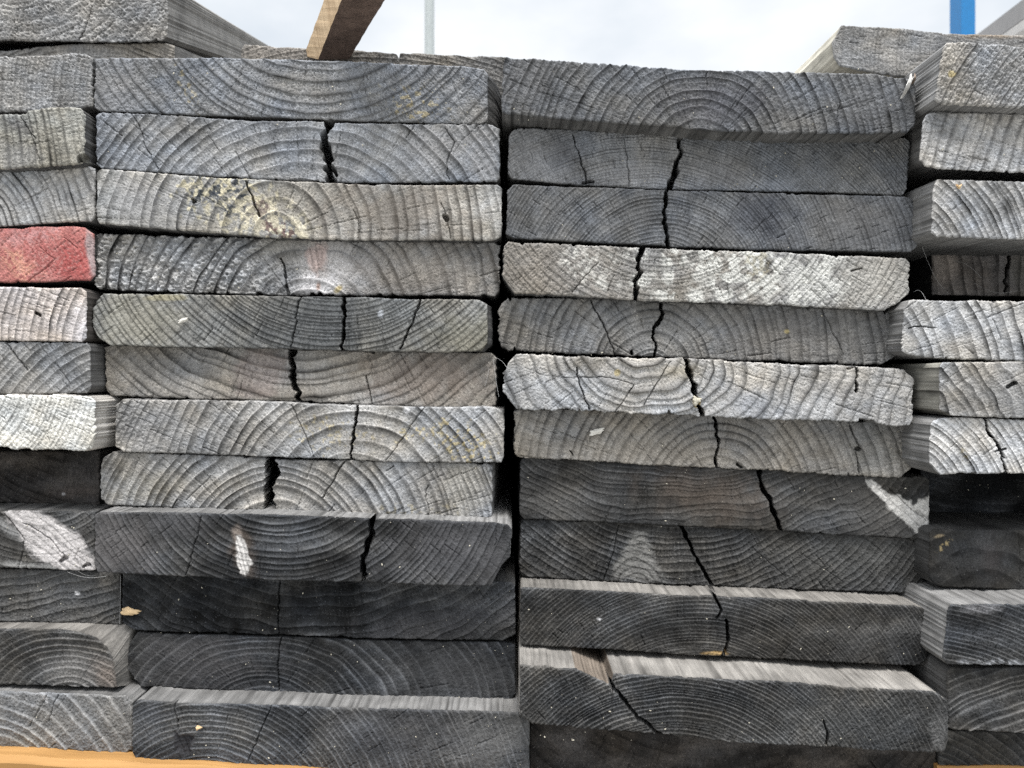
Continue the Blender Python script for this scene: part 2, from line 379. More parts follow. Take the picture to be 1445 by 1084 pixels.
B('board with rough torn fibres on its left half, pinkish pale knot at middle', -5,
  [(133,333),(140,329),(249,333),(388,336.5),(488,339.5),(696,341),(705,346)], [(134,402),(139,408),(249,412.5),(388,417),(599,417),(699,417),(705,410)],
  (436,455), (16,15), g=.215, tint='n', side=.2, relief=.55, rough=.2, line=.42, shag=(1.5,330,430), rag=1.6, kx=.95,
  cracks=[([(396,365),(402,385),(407,416)],2.6),([(560,345),(545,380)],1.0)],
  patches=[((465,385),(56,48),10,(.50,.49,.49),.85,.9,.5),((580,385),(130,60),0,(.25,.22,.19),.5,.8),((448,402),(34,20),0,(.58,.57,.58),.8),((449,403),(4,8),0,(.22,.12,.08),.7,.6,.9),((478,408),(9,5),-40,GOLD,.8),((380,345),(22,12),0,(.34,.33,.31),.6,.5,.9)],
  knots=[([(436,349),(452,342),(464,348),(467,365),(458,385),(447,391),(437,380),(432,364)], (.42,.34,.315), 14, .3, 'knot', 'pinkish oval knot', ('streak', 82), 9)], checks=.55)
B('board with rounded left corner, dark inky middle of fine rings and yellowish pale ends', 0,
  [(129.5,440),(136,425),(145,414.5),(249,415),(419,418),(599,422),(677,423.5),(688,431)], [(129.5,461),(140,478),(155,487),(249,490),(400,491.5),(516,496),(627,497.5),(680,495),(688,485)],
  (470,240), (5.5,8), g=.19, tint=(1.02,1.01,.955), side=.17, relief=.35, rough=.14, line=.5, warp=.45,
  cracks=[([(424,418),(417,455),(410,491)],2),([(484,421),(487,440),(484,458),(483,496)],4.2),([(592,424),(583,455),(565,492)],2.4),([(537,455),(545,494)],1.3),([(630,450),(618,492)],1.2),([(372,424),(358,452)],1.3),([(325,440),(312,468)],1.0)],
  patches=[((450,455),(170,70),5,(.075,.08,.085),.85,.9,.5,0,40),((190,455),(70,50),0,(.27,.26,.22),.7,.7),((665,475),(60,40),0,(.19,.18,.14),.6,.8),((537,443),(4,6),10,(.45,.47,.5),.9),((236,420),(30,5),0,(.33,.3,.2),.6)],
  wane=([(132,438),(139,424),(147,414.5),(249,415),(419,418),(599,422),(682,424),(694,432)], [(132,461),(142,478),(157,487),(249,490),(400,491.5),(516,496),(627,497.5),(684,496),(694,486)], 9), checks=.7, streak=.5)
B('brownish board split by a black crack at its middle, smile-shaped rings, below the dark-centred board', -8,
  [(147,489),(160,486),(400,490.5),(516,495),(640,496.5),(694,498),(700,505)], [(149,552),(156,558),(277,563.5),(414,566),(544,573),(690,575.5),(700,572)],
  (425,235), (15,13), g=.215, tint='w', side=.22, relief=.45, rough=.16, line=.42, vp=(760,530),
  cracks=[([(413,492),(413,522),(416,545),(423,568)],9.5,34),([(516,530),(522,550),(525,572)],2),([(342,537),(336,563)],1.2),([(560,500),(524,520),(519,530)],1.2),([(400,512),(372,500)],1.1)],
  patches=[((600,530),(100,45),0,(.235,.195,.165),.7,.8),((370,525),(40,40),0,(.26,.21,.19),.5)], rag=1.1, checks=.6)
B('grey dome-ringed board with one fine black slit at its middle, yellow flecks at right', 1,
  [(163,572),(173,563.5),(277,565),(400,567),(433,570),(585,574),(697,574.5),(711,580)], [(162,630),(175,638),(249,640),(400,645),(544,651),(663,653.5),(707,653),(711,645)],
  (500,720), (19,9), g=.26, tint='n', side=.4, relief=.45, rough=.15, line=.45, shag=(.5,165,260),
  cracks=[([(505,572),(500,608),(494,649)],3,18),([(598,575),(568,618),(545,650)],1.5),([(410,572),(425,600),(442,645)],1.4),([(318,569),(338,588)],1.0),([(551,574),(540,600)],1)],
  patches=[((200,602),(50,50),0,.22,.5,.8),((573,580),(5,4),0,.6,.9),((655,625),(45,24),15,GOLD,.65,.5,1.0,.58,8),((585,610),(30,18),0,GOLD,.6,.5,1.0,.62,8),((470,610),(60,24),0,GOLD,.4,.5,1.0,.66,8)], checks=.9)
B('pale grey board cut by a broad dark split, deeply weathered dome rings on both pieces', -1,
  [(141,657),(147,644),(160,637.5),(249,641),(376,645),(391,648),(516,651),(686,653.5),(695,658)], [(141,702),(152,713),(249,717),(376,720),(391,723),(571,729),(687,731.5),(694,728)],
  (388,790), (15,8), g=.25, tint='n', side=.34, relief=.75, rough=.13, line=.5, vp=(775,525),
  cracks=[([(385,640),(385,668),(381,688),(385,727)],16,75),([(485,652),(470,678),(455,702)],1.8),([(471,712),(463,723)],1.6),([(297,672),(278,690),(262,705)],1.6),([(250,705),(244,716)],1.4),([(557,658),(545,666)],1.6),([(614,655),(612,664),(588,678)],1.3),([(604,685),(600,700),(606,728)],1.4),([(196,645),(178,690)],1)],
  patches=[((200,690),(60,30),0,(.28,.25,.19),.4,.8),((660,690),(40,50),0,(.30,.285,.25),.5),((590,725),(50,14),0,GOLD,.3,.5,1,.6,8)], checks=.9)
B('wide black board with a small white slit-shaped knot and a jagged black crack', 15,
  [(133,727),(139,723),(249,724),(400,727),(522,731),(530,731.5),(690,737),(716,740),(722,748)], [(133,799),(139,808),(260,814),(400,820),(508,822),(516,822),(640,827),(693,828),(701,812),(709,797),(719,788)],
  (400,610), (7,12), g=.04, tint='k', side=.42, relief=.28, rough=.1, line=-.9, wear=.5, gloss=1,
  cracks=[([(525,729),(523,760),(514,785),(511,826)],7,30),([(285,728),(276,765),(262,812)],1.5),([(368,790),(366,816)],1),([(700,748),(700,770)],1.0)],
  patches=[((342,780),(20,36),-14,(.075,.06,.05),.8,.6),((335,755),(8,14),-10,(.2,.17,.15),.7,.6),((160,768),(70,50),0,(.11,.105,.105),.7,.9),((640,780),(110,60),0,(.085,.085,.09),.7,.9),((250,735),(60,22),0,(.1,.1,.105),.5,.9)],
  knots=[([(333,757),(339,757),(346,770),(354,785),(356,800),(348,810),(340,808),(334,795),(331,775)], (.50,.485,.47), 6, .25, 'knot', 'white weathered slit-shaped knot', ('streak', 75), 2.5)], checks=.35, streak=.25, rag=1.0)
B('black rough board with wavy falling rings, beneath the board with the small white knot', 1,
  [(172,806),(400,812),(510,816),(693,822),(720,822),(727,826)], [(172,878),(188,890),(277,893),(400,896),(488,900),(627,903.5),(710,904),(728,897)],
  (440,520), (13,12), g=.036, tint='k', side=.1, relief=.6, rough=.22, line=-.8, wear=.6, warp=1.1,
  cracks=[([(396,818),(393,850),(392,897)],2)], patches=[((620,880),(120,30),-8,(.07,.07,.075),.5,.9)], checks=.25, blotch=.4)
B('black board with faint pale dome rings and rounded left end, above the sunken-knot board', -1,
  [(177,925),(183,908),(194,893),(277,895),(400,898),(488,902),(627,906),(712,906),(727,911)], [(177,938),(186,955),(199,970),(400,979),(488,983),(627,987.5),(719,990),(727,980)],
  (372,1010), (9,12), kx=.72, g=.045, tint='k', side=.1, relief=.4, rough=.13, line=-1.3, wear=.5,
  cracks=[([(397,898),(392,930),(393,978)],1.8)], patches=[((290,930),(110,60),0,(.075,.073,.075),.6,.9),((640,950),(90,50),0,(.062,.063,.066),.6,.9)], checks=.3)
B('charcoal board with silver top edge and a dark sunken knot near its left end', 17,
  [(186,1000),(190,991),(198,988),(249,993),(400,996),(488,1000),(627,1003),(738,1007),(747,1014)], [(186,1058),(189,1067),(197,1075),(332,1082),(500,1090),(747,1098)],
  (290,1190), (8,10), g=.06, tint='k', side=.36, relief=.42, rough=.14, line=-1.1, wear=.6,
  cracks=[([(247,990),(248,1005),(252,1030)],1.8),([(383,996),(368,1030),(350,1076)],1.6),([(322,1010),(312,1045),(305,1076)],1.1),([(440,998),(425,1010)],1)],
  patches=[((215,1015),(34,34),0,(.085,.09,.1),.6,.9),((690,1050),(80,50),0,(.115,.115,.115),.7,.9),((560,1035),(120,50),0,(.072,.072,.076),.5,.9)],
  knots=[([(244,1032),(252,1036),(264,1034),(276,1042),(272,1060),(262,1070),(250,1066),(243,1068),(238,1050)], (.03,.03,.033), 9, -1.4, 'knot', 'dark sunken knot', ('streak', 60), 6)], checks=.35)
# ============ column right of the middle
r1 = B('cupped charcoal board with dome rings and a curled white splinter at its upper right corner', 14,
  [(710,92),(714,80.5),(849.5,89),(977,98),(1100,102),(1180,102.5),(1239,104),(1266,110),(1288,110),(1293,118)], [(708,159),(716,161),(838,171),(921,177),(1015,184),(1100,188),(1183,188),(1281,187),(1292,176)],
  (988,222), (14,9), g=.115, tint='b', side=.26, relief=.5, rough=.18, line=.45, rag=1.1,
  cracks=[([(998,99),(997,120)],1.4),([(1186,142),(1182,165),(1187,187)],1.4),([(1235,138),(1200,150),(1160,160)],1.2),([(1160,115),(1182,150)],1.2),([(760,130),(800,140),(838,152)],1.1),([(735,110),(712,135)],1.2)],
  patches=[((745,110),(55,44),-30,.145,.6,.8),((1010,140),(90,40),0,(.10,.10,.115),.5,.9),((1230,145),(60,40),0,.14,.5,.8)], checks=.75)
B('very fine-ringed board, pale lower left corner, dark rough right half, beneath the splintered board', -3,
  [(718,192),(723,184),(732,181),(949,187),(1100,195),(1190,195),(1278,194),(1285,200)], [(717,246),(722,253),(824.5,261.6),(941,267),(1100,270),(1200,273),(1274,276),(1279,268)],
  (905,520), (3.4,3.8), g=.175, tint='b', side=.2, relief=.2, rough=.17, line=.4, shag=(.45,1200,1000), warp=1.2,
  cracks=[([(963,190),(956,207),(962,213),(949,254),(940,270)],7,34),([(808,191),(820,230),(829,256)],2),([(824,259),(838,256)],3),([(880,196),(886,230),(888,264)],1.5),([(846,190),(852,215)],1.2),([(748,205),(752,230)],1.0),([(1070,236),(1060,262)],1.2),([(1030,230),(1020,268)],1.0)],
  patches=[((760,235),(70,40),35,(.27,.27,.275),.75,1.,.4),((890,250),(60,22),0,(.27,.27,.275),.7,1.),((1160,225),(150,60),8,(.085,.088,.09),.6,1.),((800,215),(30,30),0,(.10,.105,.12),.6,1.),((1010,245),(50,30),0,(.22,.22,.225),.6,1.)], checks=.5)
B('slate-dark board of close dome rings split by an upright crack, above the whitewashed board', 0,
  [(716,268),(724,260.5),(860,265),(938,268),(1100,272.7),(1284,277),(1296,286)], [(714,329),(725,336),(838,342),(938,347.5),(1100,353),(1183,354),(1286,356),(1293,350),(1297,334)],
  (932,420), (5.2,6), g=.115, tint='b', side=.16, relief=.32, rough=.1, line=.42, warp=.8,
  cracks=[([(942,267),(938,300),(938.6,317),(943.6,350)],5,30),([(856,300),(866,340)],1.2),([(1040,290),(1020,330)],1.1),([(790,275),(806,300)],1),([(1090,300),(1062,330)],1.1)],
  patches=[((1210,315),(90,50),0,.125,.6,.9),((1080,305),(60,40),30,(.06,.064,.078),.6,1.)], checks=.6)
B('board crusted with flaky whitewash at its middle, tan at its left, black crack between them', 3,
  [(711,347),(717,340.6),(905,350),(1100,356),(1183,360),(1278,363),(1285,369)], [(709.5,390),(716,402),(726,414),(824.5,419.5),(894,423.6),(1100,430),(1183,435.5),(1248,438),(1267,428),(1283,413)],
  (935,215), (7,8), g=.2, tint=(1.03,1,.955), side=.2, relief=.28, rough=.24, line=.32, rag=1.3,
  cracks=[([(906,349),(899,372),(903,383),(894,397),(900,405),(896,426)],6,30),([(845,370),(820,395),(808,412)],1.4),([(973,375),(976,395)],1.1),([(955,400),(953,426)],1.3),([(1025,400),(1030,420)],1.4),([(1201,383),(1216,378)],2.2),([(1205,390),(1230,405)],1.1),([(1160,405),(1180,425)],1.1),([(870,350),(858,385)],1.0)],
  patches=[((760,385),(110,60),0,(.22,.195,.165),.6,.9),((1230,395),(70,50),0,(.38,.37,.345),.8,.9),((1040,385),(150,52),4,(.58,.58,.55),.9,.6,.9,.44,20),((1150,390),(60,46),40,(.52,.52,.5),.85,.7,.9,.46,22),((820,365),(28,40),-25,(.5,.49,.46),.8,.5,.8,.5,9),((1070,375),(20,26),0,(.2,.17,.09),.5,.6,.8,.5,8)], checks=.8)
B('grey dome-ringed board with rounded left end, cut by a zigzag crack below the whitewashed board', -5,
  [(703,438),(708,428),(718,420),(830,421),(960,426),(1100,430),(1200,435),(1252,440),(1272,455)], [(704,480),(708,489),(718,494),(838,500),(949,504),(1100,509.5),(1200,514),(1244,514),(1256,507),(1268,498)],
  (922,520), (10,13), g=.15, tint='n', side=.15, relief=.4, rough=.18, line=.4, rag=1.8,
  cracks=[([(931,424),(934,443),(921.5,469),(921,476),(927,489),(923,506)],4.6,26),([(833,424),(856,468),(868,500)],2),([(1160,436),(1190,500)],1.6),([(892,496),(894,500)],5),([(805,450),(780,470)],1)],
  patches=[((930,470),(60,40),0,(.21,.215,.22),.6,1.),((1100,480),(90,46),0,(.175,.165,.155),.6,1.),((1220,480),(60,40),0,(.115,.115,.115),.6,1.),((1110,468),(5,4),0,GOLD,.9)], checks=.5)
B('pale board with a star-shaped pith check and a slanting straight crack, ragged left edge', 6,
  [(711,525),(717,513),(729,500.5),(811,504),(966,505),(1045,510),(1211,518),(1276,521),(1290,533)], [(709,552),(721,567),(729,577),(824.5,579),(902,583),(991,587),(1128,592.6),(1266,599.5),(1284,600),(1289,590)],
  (902,478), (15,17), kx=.9, g=.29, tint='n', side=.42, relief=.55, rough=.2, line=.42, rag=2.0, warp=1.0,
  cracks=[([(966,500),(977,540),(993,594)],6,50),([(1210,517),(1207,552)],3.4),([(1196,520),(1214,517)],2.4),([(946,511),(925,545),(908,572)],1.6),([(815,518),(817,540),(832,578)],2),([(812,532),(860,532),(895,543)],1.4),([(895,543),(876,570),(870,582)],1.4),([(895,543),(915,538)],1.2),([(895,543),(890,530)],1.2),([(740,520),(770,530),(812,534)],1.1),([(770,540),(765,572)],1.0)],
  patches=[((832,515),(26,16),0,(.13,.115,.09),.7,.9,.7),((950,525),(40,14),0,(.32,.28,.2),.6,1.),((983,567),(6,7),0,(.55,.42,.17),1.,.3),((871,526),(4,5),0,GOLD,.9),((910,545),(70,30),0,(.26,.25,.235),.5,.9),((1060,570),(60,24),10,(.33,.35,.39),.5,1.),((800,560),(60,30),0,(.28,.3,.33),.5,.9)], checks=.8)
B('brownish dome-ringed board with a forked white flake, directly below the pale star-checked board', -6,
  [(727,582),(733,577),(824,578),(902,581),(1100,589),(1266,598),(1282,600),(1289,606)], [(725,640),(730,645),(824.5,651),(977,659.6),(1100,664),(1183,671.5),(1272,674),(1288,660)],
  (1012,700), (10,12), g=.205, tint='w', side=.22, relief=.36, rough=.16, line=.36, rag=1.6, shag=(.4,1290,1180),
  cracks=[([(1008,586),(1011,606),(1014,631),(1010,645),(1011,662)],3.6,24),([(1199,600),(1210,628),(1208,640),(1213,668)],2),([(1208,632),(1214,634)],6,6),([(890,612),(922,652)],1.2),([(755,602),(785,612)],1.2),([(1040,656),(1045,660)],4,6),([(805,636),(808,642)],2)],
  patches=[((960,640),(130,24),3,(.27,.245,.21),.6,1.),((840,635),(110,24),3,(.26,.235,.2),.5,1.),((1240,640),(60,40),0,(.2,.195,.18),.5,.9)], checks=.9)
B('dark board with a bright white wane patch at its right end and a slanting crack', -9,
  [(734,652),(740,645),(824,649),(977,657),(1100,662),(1183,669),(1275,673),(1306,672),(1312,678)], [(733,726),(740,733),(894,739),(977,743.5),(1100,749.6),(1183,754.5),(1294,761),(1306,758),(1312,740)],
  (965,430), (8,9), g=.052, tint='n', side=.11, relief=.36, rough=.12, line=-.9, warp=1.4, wear=.4, kx=.8,
  cracks=[([(1071,664),(1077,690),(1086,706),(1096,734),(1102,752)],5,26),([(1255,688),(1275,710),(1308,735)],1.2),([(1175,670),(1182,688)],1.3),([(912,672),(914,700),(912,735)],1)],
  patches=[((1000,700),(90,36),10,(.105,.085,.07),.6,1.),((1240,730),(90,40),30,(.09,.088,.085),.6,1.),((790,715),(80,30),20,(.085,.083,.08),.5,1.)],
  knots=[([(1219,674),(1234,680),(1252,694),(1270,698),(1290,712),(1300,705),(1312,696),(1312,735),(1308,754),(1295,750),(1276,737),(1254,716),(1238,699)], (.52,.51,.49), 16, .3, 'bare_patch', 'bright white bare patch', ('streak', 42), 3)], checks=.3)
B('dark scratchy board with a grey triangular knot left of its middle and a slanting crack', -12,
  [(735,736),(742,732),(894,737),(977,742),(1100,748),(1183,753),(1294,759),(1305,765)], [(733,808),(738,814),(838,820),(941,824),(1004,826.5),(1100,830.7),(1183,834),(1291,838),(1299,830),(1305,816)],
  (955,545), (9,9), g=.068, tint='n', side=.1, relief=.36, rough=.24, line=-.8, warp=1.1, wear=.4,
  cracks=[([(961,742),(980,782),(1005,828)],4.2,24),([(874,742),(866,778),(852,819)],1.6),([(1062,772),(1110,815)],1),([(1130,780),(1190,822)],1),([(800,790),(785,815)],1)],
  patches=[((1200,790),(120,50),0,(.085,.085,.082),.6,1.)],
  knots=[([(893,752),(902,747),(912,755),(922,775),(931,795),(940,824),(918,823),(890,821),(858,820),(866,800),(876,775)], (.15,.148,.142), 11, .2, 'knot', 'grey triangular knot', ('arch', 898, 840), 7)], checks=.35, streak=.7)
B('black board of fine close dome rings with a silver top edge and a broken crack', 8,
  [(735,831),(738,829.5),(838,834),(963,841),(1010,840),(1018,842),(1100,845),(1183,850),(1291,854.6),(1303,858),(1311,866)], [(734,908),(740,911),(838,915.5),(977,925),(1100,931),(1183,935),(1290,940),(1300,938),(1309,929)],
  (982,1090), (4.6,5.4), g=.045, tint='n', side=.40, stint='w', relief=.3, rough=.14, line=-1.5, warp=.5, wear=.6,
  cracks=[([(1008,840),(1014,853),(1018,861),(1013,871)],3.4,24),([(1025,877),(1028,906),(1021,926)],3.6,24),([(848,876),(850,910)],1.2),([(966,842),(964,872)],1.1)],
  patches=[((846,874),(5,3),0,.6,.9),((1010,922),(20,3),0,(.4,.27,.12),.7),((1230,900),(80,36),0,(.065,.065,.065),.5,1.)], checks=.35)
B('charcoal board standing furthest out, broad bright top edge with a chipped step near its left', 33,
  [(734,940),(738,939),(772,940.5),(783,944),(813,945),(838,957),(862,966),(866,951.5),(921,954),(1004,958.5),(1100,962.6),(1211,972),(1318,976),(1328,980),(1338,990)], [(733,1011),(750,1022),(811,1028),(935,1037),(1045,1049),(1167,1055),(1316,1063),(1333,1062),(1339,1040)],
  (950,1215), (5,6), g=.062, tint='n', sidep=[(812,866,(.16,.135,.112))], side=.46, stint='w', relief=.4, rough=.2, line=-.9, warp=.6, wear=.5, rag=1.1,
  cracks=[([(863,967),(874,981),(888,997),(902,1014),(935,1038)],5,22),([(1163,1018),(1167,1032),(1166,1056)],2.4),([(1128,985),(1160,1015)],1.2),([(1004,959),(1030,975)],1)],
  patches=[((1325,1030),(14,40),0,(.13,.13,.13),.7,.7),((1180,1020),(140,50),0,(.075,.078,.08),.5,1.)], checks=.4)
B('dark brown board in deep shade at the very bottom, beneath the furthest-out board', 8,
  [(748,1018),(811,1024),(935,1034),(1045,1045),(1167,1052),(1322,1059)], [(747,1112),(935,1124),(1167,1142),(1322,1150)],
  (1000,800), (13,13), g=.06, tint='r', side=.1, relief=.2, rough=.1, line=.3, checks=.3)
# ============ far left column
B('grey board of straight upright rings butted against the thick top board, far left', -1,
  [(-430,80),(0,79),(77,78),(100,75),(122,76),(130,81)], [(-430,162),(0,158),(60,156),(119,152),(130,150)],
  (560,160), (5,6), g=.245, tint='n', side=.3, relief=.4, rough=.26, line=.32, rag=1.3, checks=.35, vp=(700,528))
B('grey-tan board with a dark hole by its lower right corner, at the far left', 7,
  [(-430,163),(0,160),(36,160),(40,156),(69,152),(113,152),(119,157)], [(-430,243),(0,239),(60,235),(112,231),(118,226)],
  (-430,285), (13,9), g=.225, tint='y', side=.2, relief=.5, rough=.2, line=.42, vp=(690,530),
  cracks=[([(110,225),(119,222)],7,10),([(30,165),(50,205),(58,235)],1.4),([(35,178),(50,196)],1.4)], patches=[((20,175),(30,14),30,(.09,.09,.1),.6,.9),((15,225),(40,30),0,.3,.5,.8)], rag=1.2)
B('light grey board with bold upright curving rings, resting on the red-painted board', 0,
  [(-430,243),(0,241),(53,241),(90,238),(126,234.5),(134,238)], [(-430,322),(0,319),(83,314),(128,312),(134,307)],
  (-75,345), (13,8), g=.31, tint='n', side=.25, relief=.5, rough=.14, line=.5, vp=(700,530),
  cracks=[([(53,241),(62,265),(50,285)],1.2)], checks=.6)
B('board end painted faded red, the only red one in the stack', -1,
  [(-430,324),(0,322),(60,320),(104,319),(119,321),(132,330)], [(-430,402),(0,400),(60,398),(126,396),(134,388)],
  (-200,560), (6,6), g=.3, tint=(1.2,.55,.5), side=.12, relief=.1, rough=.15, line=.05, vp=(700,530),
  cracks=[([(57,350),(78,366),(40,398)],1.0),([(90,335),(110,350)],1)],
  patches=[((60,360),(110,60),0,(.33,.115,.108),.8,.8,.6),((110,370),(40,34),0,(.33,.08,.075),.75,.8),((25,372),(40,18),35,(.55,.30,.22),.7,.8,.8,.45,9),((45,332),(60,12),-10,(.42,.24,.24),.6,.8,.8,.45,8),((130,360),(7,50),-8,(.32,.27,.27),.9,.6),((20,340),(30,14),0,(.5,.25,.24),.6,.8,.8,.5,7),((65,362),(80,45),0,(.45,.26,.24),.5,.8,.8,.6,5)], checks=.3, wear=0)
B('pinkish pale board with upright curved rings and a small dark hole, below the red-painted board', 6,
  [(-430,404),(0,405),(60,405),(114,405.6),(121,411)], [(-430,478),(0,480),(60,481.5),(115,482.6),(121,478)],
  (270,500), (10,9), g=.36, tint=(1.06,.98,.95), side=.18, stint='r', relief=.42, rough=.14, line=.44, vp=(700,530),
  cracks=[([(52,441),(56,444)],5,7),([(30,425),(60,436),(80,432)],1),([(85,420),(95,440)],1)], checks=.7)
B('grey board with diagonal rings and a straight upper-left split, below the pinkish board', 5,
  [(-430,481),(0,482),(60,482.3),(120,482.6),(126,488)], [(-430,556),(0,556.5),(60,556),(121,555),(127,549)],
  (205,690), (10,9), g=.225, tint='n', side=.24, relief=.45, rough=.13, line=.4, vp=(745,525),
  cracks=[([(5,482),(22,502),(38,522)],2)], checks=.6)
B('bleached nearly white board with a ragged lower edge, far left', 13,
  [(-430,558),(0,557.5),(60,558),(126,559),(132,564)], [(-430,628),(0,631),(15,634),(36,633),(80,635),(120,637.5),(129,632),(133,622)],
  (-90,520), (8,6), g=.56, tint=(1,1,.96), side=.8, stint='w', relief=.3, rough=.2, line=.25, vp=(725,530), rag=1.9,
  cracks=[([(80,590),(83,600),(62,610),(70,622)],1),([(40,598),(55,602)],1)], patches=[((20,575),(30,16),-50,(.4,.4,.38),.5,.9)], checks=.8)
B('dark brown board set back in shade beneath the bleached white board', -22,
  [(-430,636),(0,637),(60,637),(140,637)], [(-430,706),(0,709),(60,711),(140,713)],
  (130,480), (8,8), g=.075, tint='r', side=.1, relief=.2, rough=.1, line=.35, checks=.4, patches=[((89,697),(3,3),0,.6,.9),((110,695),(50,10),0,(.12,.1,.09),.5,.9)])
B('black board crossed by a large slanting white knot, at the far left', 2,
  [(-430,719),(0,720),(60,720.5),(134,722)], [(-430,800),(0,801.6),(60,803.5),(120,806),(134,806)],
  (60,640), (9,9), g=.06, tint='n', side=.26, relief=.25, rough=.12, line=-.8, vp=(700,530),
  cracks=[([(6,725),(20,742),(33,760),(30,785),(25,802)],1.5),([(33,738),(70,760),(92,785)],1.2,3),([(112,775),(106,790)],1.2),([(86,792),(94,787)],4,4),([(118,800),(126,797)],4,4)],
  patches=[((10,745),(28,8),35,(.3,.3,.3),.6,.9),((40,800),(60,7),4,(.28,.28,.275),.7,.9),((70,745),(70,12),32,(.3,.295,.3),.5,.9,.9)],
  knots=[([(2,719),(55,720),(88,737),(114,760),(130,782),(137,797),(136,809),(92,808),(62,797),(38,777),(16,746)], (.45,.43,.425), 12, .2, 'knot', 'large slanting white knot', ('streak', 38), 6)], checks=.4)
B('dark grey board with wavy nearly flat rings, below the board with the large white knot', -3,
  [(-430,800),(0,802),(60,804),(120,806),(169,809)], [(-430,879),(0,879.5),(66,879.5),(127,881),(170,882)],
  (10,560), (12,10), g=.085, tint='n', side=.12, relief=.5, rough=.22, line=-.5, warp=1.5, checks=.3, patches=[((109,837),(4,3),0,.5,.9)])
B('dark board with arched rings and a pale wane curving down its right end, far left', 9,
  [(-430,886),(0,888),(83,889),(112,893),(133,900),(148,911),(158,930)], [(-430,962),(0,967),(60,968),(120,970),(164,971)],
  (100,992), (8,9), kx=.72, g=.075, tint='n', side=.36, stint='w', relief=.42, rough=.16, line=-1.1, wear=.5,
  wane=([(-430,881),(0,881),(83,882),(120,882),(150,884),(172,885),(183,890)], [(-430,962),(0,967),(60,968),(120,970),(180,972)], 15),
  patches=[((108,950),(50,30),0,(.17,.165,.16),.7,1.),((150,955),(20,40),-25,(.17,.14,.12),.6,.9)], cracks=[([(36,915),(48,928)],1),([(110,965),(150,905)],1)], checks=.3)
B('grey rough board with falling arched rings, resting on the yellow new timber, far left', 13,
  [(-430,975),(0,976),(60,978),(138,980.5),(177,983),(187,990)], [(-430,1031),(0,1054.7),(90,1059),(177,1064),(186,1060)],
  (-30,1150), (14,13), g=.115, tint='n', side=.3, relief=.5, rough=.22, line=-.5, cracks=[([(82,982),(72,1000),(68,1018)],1.6)], patches=[((64,987),(3,6),-20,.4,.9)], checks=.35)
# boards lying on top of the far left column
B('rough grey plank lying highest at the top left, its pale side running back', -66,
  [(-430,-28),(0,-27),(120,-26),(232,-25),(237,-20)], [(-430,58),(0,57),(100,59),(166,60),(228,58),(236,52)],
  (20,-110), (13,12), g=.21, tint='n', side=.33, stint='w', relief=.35, rough=.34, line=.22, shag=.6, rag=1.2, vp=(520,150),
  cracks=[([(130,10),(122,35),(112,58)],1.6)], checks=.3, cat='board', length=.9)
B('thin-looking wavy-ringed board wedged below the highest plank at the top left', -70,
  [(-430,76),(8,72),(60,66),(111,61.5),(232,60),(246,64)], [(-430,148),(60,146),(246,145)],
  (120,330), (6,6), g=.21, tint='w', side=.36, stint='w', relief=.5, rough=.16, line=.4, warp=1.6, vp=(560,190), checks=.2, length=.9)
B('low grey-brown plank lying behind the thick top board, notch in its upper edge', -76,
  [(340,70),(345,62),(400,66),(497,70.5),(556,75),(560,77),(562,87),(565,74),(627,77),(716,80)], [(340,146),(500,152),(716,158)],
  (520,600), (7,7), g=.13, tint='w', side=.2, relief=.3, rough=.26, line=.3, checks=.2, length=.9, patches=[((390,72),(60,30),0,(.26,.24,.22),.7,.8)])
# ============ far right column
B('grey board with coarse diagonal saw grooves and long pale side, topping the far right column', 30,
  [(1332,66),(1337,60),(1370,60),(1405,62),(1445,66),(1860,70)], [(1320,141),(1326,147),(1377,149.5),(1445,152),(1860,156)],
  (1620,262), (6.5,8), g=.25, tint='n', side=.42, relief=.75, rough=.3, line=.36, shag=.55, rag=1.4, checks=.3, vp=(700,560),
  patches=[((1343,105),(5,5),0,GOLD,.7),((1377,90),(3,3),0,.6,.9)])
B('grey board with upright curving rings and a rounded left edge, beneath the saw-grooved one', 22,
  [(1303,172),(1309,161),(1320,158),(1445,160),(1860,162)], [(1299,225),(1306,234),(1325,238),(1445,243.6),(1860,247)],
  (1800,330), (13,12), g=.30, tint='n', side=.34, relief=.5, rough=.2, line=.4, checks=.4,
  wane=([(1294,174),(1302,162),(1316,158),(1445,160),(1860,162)], [(1291,222),(1298,231),(1320,238),(1445,243.6),(1860,247)], 9))
B('light board with bold slanting stripes wrapping onto its left side, above the shadowed recess', 20,
  [(1318,262),(1323,253),(1345,253),(1445,256),(1860,258)], [(1316,328),(1323,335),(1445,338),(1860,340)],
  (1195,415), (8,9), g=.34, tint='n', side=.38, relief=.6, rough=.12, line=.55, checks=.5, patches=[((1352,263),(5,3),40,(.5,.3,.1),.9)], vp=(705,520))
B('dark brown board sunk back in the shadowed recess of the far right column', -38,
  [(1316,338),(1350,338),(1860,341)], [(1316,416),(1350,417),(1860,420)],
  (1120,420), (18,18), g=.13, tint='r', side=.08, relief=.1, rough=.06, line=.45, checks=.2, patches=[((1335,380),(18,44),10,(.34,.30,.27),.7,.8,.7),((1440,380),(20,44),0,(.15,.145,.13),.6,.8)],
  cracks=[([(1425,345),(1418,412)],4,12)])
B('pale board with steep evenly curved rings, just below the shadowed recess', 12,
  [(1277,436),(1285,423.5),(1300,423),(1445,425),(1860,426)], [(1273,497),(1282,501),(1302,505),(1445,509.5),(1860,511)],
  (1090,570), (16,15), g=.34, tint='n', side=.36, relief=.45, rough=.15, line=.5, checks=.4, rag=1.3,
  cracks=[([(1283,463),(1300,460),(1322,463)],2),([(1398,430),(1402,450),(1415,480)],1.4),([(1360,487),(1372,500)],1.2)], patches=[((1283,485),(14,14),0,(.4,.385,.36),.7,.7)])
